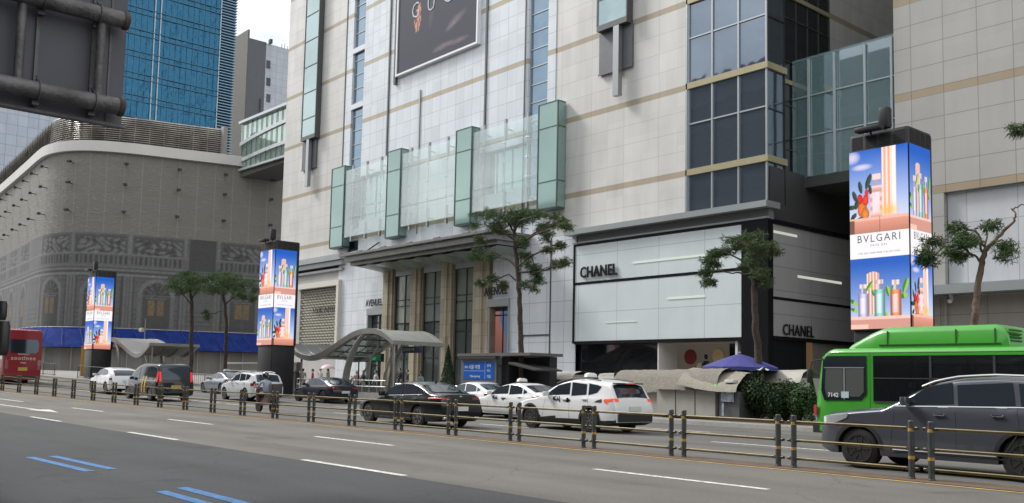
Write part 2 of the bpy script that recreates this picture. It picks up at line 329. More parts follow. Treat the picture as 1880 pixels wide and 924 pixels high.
for k in range(-2,9): mark(b,-9-10*k,-12.3-10*k,24.9)
tag(b.build('lane_marking',M_white,fixn=False),'white dashed lane lines',kind='structure')
b=MB(); 
for a,c in zip(XS,XS[1:]): b.add([G(a,15.2,.006),G(c,15.2,.006),G(c,15.31,.006),G(a,15.31,.006)],[(0,1,2,3)])
tag(b.build('centre_line',M_yel,fixn=False),'yellow line along the foot of the median fence',kind='structure')
b=MB(); mark(b,-18.42,-15.4,4.58,.17,Y1=4.7); mark(b,-18.5,-15.6,4.98,.17,Y1=5.1); mark(b,-12.4,-9.3,4.68,.17); mark(b,-12.65,-9.5,5.06,.17)
tag(b.build('blue_lane_marking',M_blue,fixn=False),'pairs of blue guide dashes on the dark asphalt',kind='structure')
b=MB()
mark(b,-46.5,-39.6,10.35,.16)
b.add([G(-40.2,9.95,.006),G(-37.6,10.35,.006),G(-40.2,10.8,.006)],[(0,1,2)])
b.add([G(-46.5,10.25,.007),G(-44.4,9.3,.007),G(-44.0,9.45,.007),G(-45.7,10.3,.007)],[(0,1,2,3)])
b.add([G(-44.9,9.45,.007),G(-43.4,8.95,.007),G(-43.2,9.75,.007)],[(0,1,2)])
tag(b.build('arrow_marking',M_white,fixn=False),'white straight and turn arrow',kind='structure')
b=MB()
for Y0 in (20.0,): 
    for k in range(5): mark(b,-52+k*1.2,-52.4+k*1.2,Y0+.0,2.6)
tag(b.build('crossing_marking',M_white,fixn=False),'white bars on the far carriageway',kind='structure')

# buildings on the viewer's own side of the avenue, behind the camera (seen only in reflections)
for i,(x0,x1,y,h,c) in enumerate(((-150,-96,-16,30,(.2,.19,.18)),(-92,-52,-14,43,(.16,.16,.17)),(-49,-18,-17,34,(.18,.17,.16)),(-14,20,-15,24,(.17,.16,.15)),(24,70,-15,34,(.2,.2,.2)))):
    ob=thing('office_building','building on the near side of the avenue, number %s from the west'%('first','second','third','fourth','fifth')[i],'building',((x0+x1)/2,y-10,0))
    b=MB(); b.box((x0,y-24,0),(x1,y,h)); b.build('wall',mat('near_wall_%d'%i,c,.7,var=.08,vs=.2),ob,world=True)
    b=MB()
    for k in range(int(h/3.6)-1): b.box((x0+1,y+.001,4.6+k*3.6),(x1-1,y+.03,6.6+k*3.6))
    b.box((x0+1,y+.001,.4),(x1-1,y+.03,3.4)); b.build('window_band',mat('near_window',(.03,.035,.04),.05,0,.8),ob,world=True)

# ================================================================== DEPARTMENT STORE (main stone building)
M_stone=tiled('beige_stone_cladding',(.56,.555,.54),2.86,1.2,u0=.6,lw=.03,jc=.7,band=(5.15,13.68,.34,(.36,.30,.22)),half=.35,cell=.045,streak=.085,var=.05)
M_white_p=tiled('white_stone_panels',(.62,.66,.71),2.05,1.2,u0=.2,lw=.035,jc=.58,band=(5.15,13.68,.34,(.42,.35,.25)),half=.55,cell=.06,streak=.06,var=.05,rough=.3,spec=.6)
M_white_q=tiled('white_panels_low',(.60,.64,.69),1.7,1.35,z0=.1,lw=.035,jc=.5,cell=.03,rough=.3,spec=.6)
M_frame=mat('bronze_grey_frame',(.10,.105,.105),.4,.5); M_dkframe=mat('dark_metal_frame',(.03,.032,.035),.35,.4); M_alu=mat('aluminium_mullion',(.42,.44,.46),.35,.6)
M_gold=mat('gold_panel_band',(.36,.32,.20),.4,.2,var=.05); M_ledge=mat('grey_metal_ledge',(.30,.325,.335),.4,.3,var=.05,vs=.7)
M_glB=mirror_glass('blue_window_glass',(.21,.29,.37),.75,.04); M_glG=mirror_glass('green_window_glass',(.38,.52,.52),.6,.05)
M_glbay=mirror_glass('dark_bay_glass',(.17,.21,.26),.8,.03,.01); M_glside=mirror_glass('dark_side_glass',(.05,.055,.06),.6,.08)
M_dkglass=mat('dark_shop_glass',(.012,.013,.015),.04,.0,.8)
M_greenbox=mat('green_box_glass',(.25,.37,.345),.06,.35,.9,var=.05,vs=.4)
M_screen=glassmat('clear_green_glass',(.66,.80,.77),.08,.02,1.2,.13)
M_steel=mat('brushed_steel',(.35,.36,.37),.3,.8)
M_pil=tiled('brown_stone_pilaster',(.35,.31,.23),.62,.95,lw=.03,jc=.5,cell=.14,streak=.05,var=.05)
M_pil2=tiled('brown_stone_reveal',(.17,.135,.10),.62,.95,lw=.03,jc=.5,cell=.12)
M_win=mirror_glass('entrance_glass',(.10,.12,.115),.4,.08); M_winu=mirror_glass('curtained_glass',(.21,.235,.20),.15,.12)
M_blk=mat('black_gloss',(.008,.008,.010),.25,0,.5); M_lett=mat('black_letters',(.006,.006,.006),.3)
YF=43.0; XL,XR=-85.5,-28.8
store=thing('department_store','pale stone department store with green glass boxes, entrance canopy and corner shopfront','building',(-57,43,0))
HX0,HX1=-73.9,-45.85      # limits of the white centre section
holes=[(-80.9,-78.5,24.4,60)]
b=MB(); wall(b,XL,HX0,12.1,50,YF,YF+.6)
b.box((XL,YF+.6,0),(XL+.6,YF+30,50)); b.box((XL,YF+29,0),(-30,YF+30,50))
wall(b,HX1,-34.3,11.2,50,YF,YF+.6)
b.box((-29.8-.5,50.6,10),(-29.8,73,50))
b.build('stone_wall',M_stone,store,world=True)
b=MB(); b.box((XL+.1,YF+.6,49.6),(-29.9,YF+29.5,50.4)); b.build('roof',M_ledge,store,world=True)
sA=(-72.75,-70.75); sB=(-48.7,-46.65)
holesW=[(sA[0],sA[1],14.6,50),(sB[0],sB[1],14.3,50),(-74.4+.6,-66.9,15.3,19.2),(-54.0,-47.2,15.1,18.3),(-66.1,-52.4,0,10.6),(-68.7,-66.1,0,7.4),(-52.4,-50.1,0,7.35),(sA[0],sA[1],12.6,13.6)]
b=MB(); wall(b,HX0,HX1,0,50,YF-.05,YF+.5,holesW)
b.build('white_panel_wall',M_white_p,store,world=True)
b=MB(); wall(b,-49.3,-43.5,0,11.2,YF-.12,YF-.052); 
b.build('low_white_panels',M_white_q,store,world=True)
b=MB()
for x in (-48.95,-45.9): b.box((x-.05,YF-.16,.1),(x+.05,YF-.1,11.2 if x>-47 else 50))
b.box((-73.98,YF-.1,13),(-73.86,YF,50)); 
for x in (-66.6,-53.4): b.box((x-.09,YF-.14,20.4 if x<-60 else 14),(x+.09,YF-.04,50))
b.box((-61.95,YF-.15,13.2),(-61.80,YF-.06,25),1) 
for x in (-48.8,): 
    for z in (4.6,9.0,): b.box((x,YF-.17,z),(x+2.9,YF-.1,z+.1))
b.build('joint_trim',[M_frame,M_steel],store,world=True)
# window strips
def window(x0,x1,z0,z1,y,glass,nx=1,zs=(),fr=.06,frm=None,nm='window',par=None):
    frm=frm or M_alu; par=par or store; m=MB(); m.box((x0,y,z0),(x1,y+.06,z1)); w_=m.build(nm,glass,par,world=True); f=MB()
    for i in range(nx+1):
        xx=x0+(x1-x0)*i/nx; f.box((xx-fr/2,y-.07,z0),(xx+fr/2,y-.003,z1))
    for z in [z0,z1,*zs]: f.box((x0,y-.06,z-fr/2),(x1,y-.004,z+fr/2))
    ff=f.build('window_frame',frm,w_,world=True)
    return w_
zsA=[14.6+1.29*k for k in range(1,28)]
window(sA[0]+.05,sA[1]-.05,14.7,49.8,YF+.2,M_glB,1,zsA,.07)
window(sB[0]+.05,sB[1]-.05,14.4,49.8,YF+.2,M_glB,1,zsA,.07)
for z in (25.6,30.8,36): 
    m=MB(); m.box((sA[0],YF-.06,z),(sA[1],YF+.1,z+.45)); m.build('window_spandrel',mat('white_spandrel',(.66,.7,.74),.35),store,world=True)
window(-73.8,-66.9,15.3,19.2,YF+.3,M_glG,4,(16.6,),.08)
window(-54.0,-47.2,15.1,18.3,YF+.3,M_glG,4,(),.08,mat('white_frame',(.6,.62,.62),.4))
window(sA[0],sA[1],12.6,13.6,YF+.2,M_dkglass,1)
# projecting glass bays with plate and post
for (x0,x1,z0) in ((-81.0,-78.45,24.45),(-41.4,-38.95,24.45)):
    bay=MB(); bay.box((x0,YF-.52,z0),(x1-.01,YF-.02,50)); bay=bay.build('projecting_bay',mirror_glass('bay_teal_glass',(.33,.43,.45),.6,.05),store,world=True)
    f=MB(); f.box((x0-.05,YF-.6,z0-.35),(x1+.1,YF-.02,z0+.02)); f.box((x1+.0,YF-.57,z0),(x1+.10,YF-.03,50)); f.box((x0-.1,YF-.57,z0),(x0,YF-.03,50))
    for k in range(7): f.box((x0,YF-.56,z0+2.57*k+1.7),(x1,YF-.522,z0+2.57*k+1.78))
    ff=f.build('bay_frame',M_frame,bay,world=True)
    pl0,pl1=(-81.4,-78.7) if x0<-60 else (-41.6,-38.75); b=MB(); b.box((pl0,YF-.18,z0-3.1),(pl1,YF-.02,z0-.36)); b.box((pl0-.05,YF-.22,z0-3.15),(pl1+.05,YF-.19,z0-3.05)); b.build('backing_plate',mat('dark_grey_plate',(.13,.135,.15),.5,.3,var=.08),store,world=True)
    xm=-79.65 if x0<-60 else -39.75; b=MB(); b.box((xm-.24,YF-.6,z0-4.9),(xm+.24,YF-.24,z0-.37)); b.build('metal_post',M_steel,store,world=True)
# glass screen with four green boxes
for i,(x0,x1) in enumerate(((-74.4,-72.2),(-65.3,-63.35),(-55.9,-54.0),(-46.65,-44.75))):
    b=MB(); z0,z1=13.1,20.3; y0=42.2
    b.box((x0,y0,z0),(x1,YF-.06,z1)); g_=b.build('green_glass_box',M_greenbox,store,world=True)
    f=MB(); 
    for x in (x0,x1): f.box((x-.04,y0-.04,z0),(x+.04,y0+.04,z1))
    for z in (z0,14.9,18.6,z1): f.box((x0-.02,y0-.03,z-.03),(x1+.02,y0-.005,z+.03)); f.box((x1+.004,y0,z-.03),(x1+.03,YF-.07,z+.03))
    f.box((x0,y0,z0-.1),(x1,YF-.1,z0-.01))
    ff=f.build('box_frame',mat('green_grey_frame',(.08,.12,.11),.4,.4),g_,world=True)
for a,c,z0 in ((-72.15,-65.35,13.8),(-63.3,-55.95,13.8),(-53.95,-46.7,13.8)):
    b=MB(); b.box((a,42.25,z0),(c,42.28,19.8)); sc=b.build('glass_screen',M_screen,store,world=True)
    f=MB(); n=3
    for k in range(n):
        x=a+(c-a)*(k+.5)/n
        for z in (14.1,19.4): f.box((x-.08,42.30,z-.7),(x+.08,42.5,z+.75)); f.box((x-.04,42.5,z),(x+.04,YF-.06,z+.08))
        f.tube([(x,42.36,14.5),(x,42.36,19.5)],.03,5)
        for z in (15.6,17.0,18.4): f.tube([(x-.25,42.31,z),(x+.25,42.31,z)],.025,5); f.ball((x,42.30,z),.07,6)
    for z in (15.4,18.6): f.box((a,42.235,z-.012),(c,42.245,z+.012))
    ff=f.build('screen_fixing',M_steel,sc,world=True)
# entrance canopy
cg=mat('canopy_grey',(.20,.20,.195),.4,.5,var=.1,vs=2); cp=MB()
cp.box((-67.9,39.4,11.45),(-47.9,YF-.13,11.62)); cp.box((-67.5,39.7,11.0),(-48.1,YF-.13,11.40)); cp.box((-67.2,40.1,10.72),(-48.3,YF-.13,10.98))
for x in (-65,-61.5,-58,-54.5,-51): cp.rbox((x,39.6,11.68),(.35,.12,.06),.04)
can=cp.build('entrance_canopy',cg,store,world=True)
u=MB()
for k in range(8):
    xa=-67.0+k*2.33
    u.grid(lambda i,j: (xa+.05+2.2*i/6, 40.3+2.6*j/4, 10.66-.42*sin(pi*i/6)*(.25+.75*j/4)), 6,4)
uo=u.build('canopy_soffit',mat('canopy_glass_soffit',(.27,.31,.29),.25,.2),can,world=True,smooth=True,fixn=False)
b=MB(); b.box((-67.6,39.55,11.425),(-48.2,39.68,11.447)); o=b.build('canopy_edge_strip',mat('polished_steel',(.75,.75,.75),.15,1),can,world=True)
for x in (-67.3,): 
    b=MB(); b.tube([(x,41.5,11.0),(x,41.5,12.0),(x,42.9,13.0)],.06,6); o=b.build('canopy_hanger',M_dkframe,can,world=True)
# pilasters and tall windows
PL=[(-66.1,-64.95),(-62.05,-60.95),(-58.0,-56.85),(-54.0,-52.4)]
b=MB()
for x0,x1 in PL:
    b.box((x0,YF-.35,.1),(x0+(x1-x0)*.62,YF+1.4,10.6)); b.box((x0+(x1-x0)*.62+.02,YF-.22,.1),(x1,YF+1.4,10.6))
b.pieces('pilaster',M_pil,store,2,world=True)
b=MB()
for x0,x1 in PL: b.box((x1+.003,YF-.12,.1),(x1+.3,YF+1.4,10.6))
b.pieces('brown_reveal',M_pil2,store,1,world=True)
for (x0,x1) in ((-64.65,-62.08),(-60.65,-58.03),(-56.55,-54.03)):
    window(x0,x1,6.0,9.9,YF+.1,M_winu,2,(7.4,7.9),.07,M_dkframe,'tall_window'); window(x0,x1,.2,5.98,YF+.1,M_win,2,(3.2,5.2),.09,M_dkframe,'tall_window')
    b=MB(); b.box((x0+.01,YF-.1,9.9),(x1-.01,YF+.3,10.62)); b.build('window_head',M_ledge,store,world=True)
# the two side portals with lettering
for (x0,x1,z1,zt) in ((-68.7,-66.12,7.4,7.6),(-52.38,-50.1,7.35,7.65)):
    b=MB(); b.box((x0,YF-.25,z1-.55),(x1,YF+.5,z1)); b.box((x0,YF-.2,.1),(x0+.16,YF+.5,z1-.56)); b.box((x1-.1,YF-.2,.1),(x1,YF+.5,z1-.56)); b.build('portal_frame',M_ledge,store,world=True)
    g1=window(x0+.17,x1-.11,.2,z1-.57,YF+.3,mat('portal_glass',(.09,.12,.12),.03,.2,.9),2,(2.6,6.2) ,.1,M_dkframe,'portal_window')
    t_=txt('sign_lettering','AVENUEL',.66,(x0-.05 if x0<-60 else -52.72,YF-.3,zt),FRONT,M_lett,store,.02,1.08,.018); t_.scale=(.86,1.2,1)
# LED screen reflection painted as a glowing sheet in the right portal
b=MB(); NI,NJ=20,40; cols=[]
def P(i,j): 
    u_,v=i/NI,j/NJ; c=np.array([.62,.25,.2])*(.5+.5*v) if (u_<.45+.2*sin(v*5)) else np.array([.15,.22,.38]); cols.append(c*.5); return (-52.1+1.75*u_,YF+.28,3.2+3.3*v)
b.grid(P,NI,NJ); b.col=np.array(cols); b.build('portal_reflection',attrmat('painted_reflection',.6),store,world=True,fixn=False)
# lower left: ledge, carved lattice panel, plinth wall
b=MB(); wall(b,XL,HX0+.05,0,11.4,YF-.02,YF+.5,[(-80.9,-73.75,4.1,9.75)]); b.build('plinth_wall',mat('grey_stone_plain',(.46,.45,.44),.6,var=.06,vs=.6),store,world=True)
b=MB(); b.box((XL,YF-.7,12.0),(-72.7,YF+.4,12.5)); b.box((XL,YF-.45,11.55),(-72.8,YF+.4,11.97)); b.box((XL,YF-.3,11.1),(-73.0,YF+.3,11.3)); b.build('stone_ledge',M_ledge,store,world=True)
b=MB()
for (a,c) in (((-81.2,9.76),(-73.35,10.25)),((-73.74,4.0),(-73.35,9.75))): b.box((a[0],YF-.35,a[1]),(c[0],YF+.1,c[1]))
b.build('panel_surround',mat('cream_surround',(.62,.60,.54),.5),store,world=True)
b=MB(); b.box((-81,YF+.2,4.1),(-73.75,YF+.3,9.75)); b.build('panel_back',mat('lattice_back',(.05,.047,.04),.7),store,world=True)
b=MB(); 
for i in range(13):
    for j in range(22):
        x=-80.7+i*.58+(.29 if j%2 else 0); z=4.3+j*.25
        if x>-73.95: continue
        b.add([(x-.25,YF+.19,z),(x-.05,YF-.08,z+.03),(x+.22,YF+.19,z),(x,YF+.19,z+.17),(x,YF+.19,z-.15)],[(0,4,1),(4,2,1),(2,3,1),(3,0,1)])
b.build('lattice_panel',mat('lattice_cream',(.46,.44,.38),.5),store,world=True,fixn=False)
txt('sign_lettering','LOUIS VUITTON',.62,(-78.3,YF-.06,7.45),FRONT,M_lett,store,.02,1.05,.004)
# glass corner bay
b=MB(); b.box((-34.3,YF-.15,11.35),(-28.95,44.5,50)); cb=b.build('corner_glass_bay',M_glbay,store,world=True)
f=MB()
for x in (-34.25,-32.55,-30.75,-28.93): f.box((x-.05,YF-.24,11.35),(x+.05,YF-.152,50))
for k in range(9):
    z=13.98+5.15*k; f.box((-34.25,YF-.22,z-2.5+.0),(-28.95,YF-.153,z-2.42)) if k else None
f.box((-34.42,YF-.3,11.3),(-34.3,YF+.2,50))
o=f.build('bay_mullion',M_alu,cb,world=True)
f=MB()
for k in range(8):
    z=13.62+5.15*k; f.box((-34.4,YF-.3,z),(-28.8,YF-.14,z+.36)); f.box((-28.95,YF-.14,z),(-28.8,44.6,z+.36))
f.pieces('gold_band',M_gold,cb,2,world=True)
f=MB()
for k in range(15): f.box((-28.948,44.45,11.4),(-28.88,44.52,50)) if k==0 else f.box((-28.949,YF,11.4+2.575*k),(-28.9,44.4,11.46+2.575*k))
o=f.build('side_mullion',M_dkframe,cb,world=True)
b=MB(); b.box((-30.4,44.51,10.4),(-29.8,50.6,50)); sg=b.build('side_curtain_wall',M_glside,store,world=True)
f=MB()
for k in range(6): f.box((-29.797,44.6+k*1.2,10.4),(-29.74,44.66+k*1.2,50))
for k in range(14): f.box((-29.797,44.5,12.4+2.575*k),(-29.75,50.6,12.46+2.575*k))
for k in range(7): f.box((-29.797,44.5,18.8+5.15*k),(-29.7,50.6,19.05+5.15*k),1)
o=f.build('side_mullion',[M_frame,M_gold],sg,world=True)
# ---- corner shopfront
M_cp=tiled('shop_white_panels',(.60,.66,.68),3.35,1.87,z0=4.1,u0=-.35,lw=.03,jc=.55,rough=.22,cell=.02,streak=.02,spec=.6)
M_cs=tiled('shop_side_panels',(.31,.312,.312),8,1.28,z0=4.1,u0=2.0,lw=.035,jc=.5,rough=.3,cell=.03,spec=.5)
b=MB(); b.box((-43.3,42.62,7.95),(-30.42,43,10.3)); b.box((-43.3,42.62,4.15),(-30.42,43,7.78)); sf=b.build('shopfront_panels',M_cp,store,world=True)
b=MB(); b.box((-43.45,42.56,4.0),(-43.3,43,10.45)); b.box((-43.45,42.6,10.302),(-28.7,43,10.45)); b.box((-43.3,42.6,7.782),(-30.42,42.9,7.948)); b.box((-43.3,42.58,3.95),(-30.42,43,4.148))
b.box((-30.418,42.58,.1),(-28.72,43.0,10.3)); b.box((-28.9,43.0,.1),(-28.72,43.05,10.4)); b.build('shopfront_black_frame',M_blk,store,world=True)
b=MB()
for x0,x1,z in ((-38.3,-30.45,8.78),(-35.6,-32.9,6.45),(-40.5,-38.0,5.25)): b.box((x0,42.585,z),(x1,42.615,z+.12 if z>6 else z+.04))
b.build('light_strip',emit('shop_light_strip',(.62,.68,.60),.95),store,world=True)
b=MB(); b.box((-43.9,42.1,11.02),(-28.5,43.4,11.36)); b.box((-43.2,42.7,10.452),(-28.75,43.2,11.0),1); b.box((-43.5,42.5,10.47),(-28.65,42.6,10.56)); 
b.build('shopfront_cornice',[M_ledge,mat('dark_recess',(.16,.165,.165),.6)],store,world=True)
b=MB(); b.box((-29.0,43.06,4.2),(-28.7,56,10.2)); sp_=b.build('shopfront_side_panels',M_cs,store,world=True)
b=MB(); b.box((-28.96,43.06,10.22),(-28.6,56,10.45)); b.box((-28.99,43.06,4.0),(-28.66,56,4.18)); b.box((-28.99,43.06,6.15),(-28.68,56,6.3)); b.box((-29.5,43.06,10.45),(-28.9,56,13.4),1); b.build('shopfront_side_trim',[M_blk,mat('dark_alley_panel',(.05,.05,.052),.5)],store,world=True)
b=MB()
for y0,y1,z in ((43.07,45.3,9.72),(45.35,49.9,7.5)): b.box((-28.698,y0,z),(-28.68,y1,z+.14))
b.build('light_strip',emit('side_light_strip',(.60,.62,.54),.85),store,world=True)
txt('sign_lettering','CHANEL',.98,(-42.75,42.5,8.22),FRONT,M_lett,store,.04,1.06,.016).scale=(.82,1,1)
t_=txt('sign_lettering','CHANEL',.86,(-28.6,43.75,4.28),SIDE,M_lett,store,.02,1.1,.006); t_.scale=(.86,1,1)
# shop windows
b=MB(); b.box((-43.45,43.2,.1),(-36.4,43.3,3.95)); b.build('dark_shop_window',M_dkglass,store,world=True)
b=MB(); b.box((-36.4,42.7,.1),(-36.3,44.5,3.95)); b.box((-30.9,42.7,.1),(-30.75,43.5,3.95)); b.pieces('window_post',mat('pale_metal',(.6,.6,.58),.4),store,1,world=True)
b=MB(); b.box((-36.3,44.4,1.2),(-32.4,44.5,3.95)); b.box((-36.3,42.8,.9),(-31,44.4,1.2)); b.box((-36.3,43,3.9),(-31,44.4,3.94)); dw=b.build('lit_display_window',emit('display_backdrop',(.16,.135,.105),.35),store,world=True)
b=MB(); b.box((-32.38,44.2,.1),(-30.9,44.3,3.95)); b.build('dark_shop_window',M_dkglass,store,world=True)
for (x,z,r,c) in ((-35.2,3.15,.45,(.20,.02,.02)),(-34.45,2.55,.28,(.6,.5,.3)),(-33.2,3.2,.42,(.62,.45,.22)),(-34.9,2.2,.4,(.35,.03,.03)),(-32.7,2.6,.35,(.5,.3,.12))):
    m=MB(); m.lathe([(r*.9,-.04),(r,-.02),(r,.02),(r*.9,.04)],(x,44.25,z),20,axis='y'); m.build('display_disc',mat('disc_%.2f'%x,c,.5),store,world=True)
m=MB(); m.tube([(-33.9,44.1,1.2),(-33.9,44.1,2.0),(-33.95,44.1,2.9)],[.12,.2,.16],10); m.ball((-33.95,44.1,3.15),(.11,.12,.15),10); m.tube([(-33.75,44.1,2.8),(-33.6,44.05,2.2)],.05,6); m.tube([(-34.15,44.1,2.8),(-34.25,44.05,2.2)],.05,6); m.build('mannequin',M_blk,store,world=True,smooth=True)
b=MB(); b.box((-28.95,43.1,.1),(-28.85,46.9,3.98)); b.build('dark_shop_window',M_dkglass,store,world=True)
b=MB(); b.box((-28.95,47.0,.6),(-28.8,56,3.98)); b.build('shop_side_door',mat('side_grey_door',(.20,.19,.17),.5,var=.05),store,world=True)
b=MB(); b.box((-28.94,46.4,.3),(-28.84,47.0,3.98)); b.build('warm_lit_jamb',emit('warm_jamb',(.20,.11,.05),.5),store,world=True)

# ================================================================== glass sky bridge over the alley
M_bridge=glassmat('bridge_teal_glass',(.34,.52,.55),.42,.02,1.0,.26)
br=thing('glass_skybridge','teal glass skybridge crossing the alley between the two stone buildings','footbridge',(-26,48,13))
b=MB(); b.box((-29.7,46.5,13.3),(-22.9,46.54,20.1)); b.box((-29.7,49.96,13.3),(-22.9,50,20.1)); b.pieces('glass_wall',M_bridge,br,1,world=True)
b=MB(); b.box((-29.7,46.45,12.7),(-22.9,50.05,13.28)); b.build('deck',mat('bridge_deck',(.055,.06,.06),.6),br,world=True)
b=MB(); b.box((-29.7,46.5,20.1),(-22.9,50,20.22)); b.build('roof',glassmat('bridge_roof_glass',(.35,.5,.55),.5),br,world=True)
b=MB()
for x in (-28.6,-27.0,-25.2,-23.7):
    for y in (46.40,49.85): b.box((x-.06,y-.05,13.3),(x+.06,y+.05,20.05))
for z in (15.6,17.9): b.box((-29.7,46.42,z),(-22.9,46.46,z+.07))
b.tube([(-29.7,46.75,15.2),(-22.9,46.75,15.2)],.04,6); b.tube([(-29.7,46.75,14.6),(-22.9,46.75,14.6)],.03,6)
for k in range(12): b.tube([(-29.4+k*.56,46.75,13.3),(-29.4+k*.56,46.75,15.2)],.02,5)
b.build('bridge_frame',mat('bridge_steel',(.50,.58,.60),.4,.3),br,world=True)

# ================================================================== stone annex on the right
M_stoneR=tiled('annex_stone',(.36,.355,.34),1.62,1.14,u0=.35,lw=.028,jc=.45,band=(4.95,11.05,.37,(.32,.255,.175)),cell=.03,streak=.05,var=.05)
M_stoneL=tiled('annex_low_stone',(.23,.215,.19),2.2,1.7,u0=.2,lw=.03,jc=.5,cell=.05,var=.06)
an=thing('stone_annex_building','beige stone annex on the right with recessed white panels above a grey ledge','building',(-10,45,0))
b=MB(); wall(b,-22.85,14,6.5,50,45,45.5,[(-20.45,14,6.5,11.04)]); b.box((-22.85,45.5,0),(-22.3,75,50)); b.box((-22.3,74,0),(14,75,50)); b.build('stone_wall',M_stoneR,an,world=True)
b=MB(); b.box((-20.4,45.3,6.5),(14,45.4,11.03)); b.build('white_wall_panels',tiled('annex_white_panels',(.50,.52,.55),2.3,1.45,z0=6.6,u0=.5,lw=.03,jc=.55,cell=.06,var=.07,streak=.08,rough=.3),an,world=True)
b=MB(); b.box((-22.87,44.3,6.05),(14,45.6,6.48)); b.build('grey_ledge',M_ledge,an,world=True)
b=MB(); wall(b,-22.8,14,0,6.0,45.2,45.6); b.box((-20.6,45.1,.1),(-20.45,45.2,6)); b.build('lower_wall',M_stoneL,an,world=True)
b=MB(); b.box((-22.3,45.5,49.5),(14,74,50.2)); b.build('roof',M_ledge,an,world=True)
b=MB(); b.ball((-20.2,44.9,5.75),.12); b.box((-20.22,44.9,5.8),(-20.18,45.2,6.05)); b.build('security_camera',mat('camera_white',(.6,.6,.6),.4),an,world=True)
aw=thing('alley_back_building','dark building closing the far end of the alley','building',(-26,73,0))
b=MB(); b.box((-29.7,70,0),(-22.95,72,36)); b.build('wall',mat('alley_dark_wall',(.07,.07,.07),.7,var=.1),aw,world=True)

# ================================================================== wrapped corner building on the left
_CP=np.array([(-200,37.6),(-174,36.4),(-150,34.9),(-141,34.3),(-137.4,34.3),(-134.4,34.9),(-131.8,36.2),(-129.8,38.4),(-128.6,40.8),(-127.6,43.6),(-126.5,48),(-124.9,53.9),(-122.5,64.5),(-120.5,73.5)],float)
def _dense():
    out=[]
    for i in range(len(_CP)-1):
        p0=_CP[max(i-1,0)];p1=_CP[i];p2=_CP[i+1];p3=_CP[min(i+2,len(_CP)-1)]; n=max(4,int(np.linalg.norm(p2-p1)/.4)); d1=np.linalg.norm(p2-p1)
        m1=(p2-p0)/(np.linalg.norm(p2-p1)+np.linalg.norm(p1-p0)+1e-9)*d1 if i>0 else p2-p1; m2=(p3-p1)/(np.linalg.norm(p3-p2)+np.linalg.norm(p2-p1)+1e-9)*d1 if i<len(_CP)-2 else p2-p1
        for k in range(n): t=k/n; out.append((2*t**3-3*t*t+1)*p1+(t**3-2*t*t+t)*m1+(-2*t**3+3*t*t)*p2+(t**3-t*t)*m2)
    out.append(_CP[-1]); return np.array(out)
_D=_dense(); _SS=np.concatenate([[0],np.cumsum(np.linalg.norm(np.diff(_D,axis=0),axis=1))])
def curve_pt(s):
    """s metres along the facade from its far left end; returns x,y and outward normal"""
    x=float(np.interp(s,_SS,_D[:,0])); y=float(np.interp(s,_SS,_D[:,1])); a=max(0,s-.5); b_=min(_SS[-1],s+.5)
    tx=float(np.interp(b_,_SS,_D[:,0])-np.interp(a,_SS,_D[:,0])); ty=float(np.interp(b_,_SS,_D[:,1])-np.interp(a,_SS,_D[:,1])); l=sqrt(tx*tx+ty*ty); return x,y,ty/l,-tx/l
SEND=float(_SS[-1])-.01; SL=float(np.interp(50.0,_D[200:,1],_SS[200:])) if False else float(_SS[np.argmin(np.abs(_D[:,1]-49)+(_D[:,0]<-130)*99)])
def s_at(px_):
    """arc length of the point of the facade seen along a plan direction"""
    d=ray(px_,400); best=min(range(len(_D)),key=lambda i:abs(_D[i,0]*d.y-_D[i,1]*d.x)+(0 if _D[i,0]*d.x>0 else 1e9)); return float(_SS[best])
wb=thing('wrapped_corner_building','rounded corner building under renovation, veiled in grey mesh printed with an old facade','building',(-136,50,0))
def shell(mb,z0,z1,off0=0,off1=0,n=None,s0=0,s1=SEND,th=0,mi=0,nz=1):
    n=n or int((s1-s0)/1.2)
    def P(i,j):
        s=s0+(s1-s0)*i/n; x,y,nx,ny=curve_pt(s); t=j/nz; o=off0+(off1-off0)*t; return (x+nx*o,y+ny*o,z0+(z1-z0)*t)
    mb.grid(P,n,nz,mi)
def slab(mb,z0,z1,o0,o1,s0=0,s1=SEND,mi=0):
    shell(mb,z0,z1,o1,o1,s0=s0,s1=s1,mi=mi); shell(mb,z0,z0,o0,o1,s0=s0,s1=s1,mi=mi); shell(mb,z1,z1,o1,o0,s0=s0,s1=s1,mi=mi)
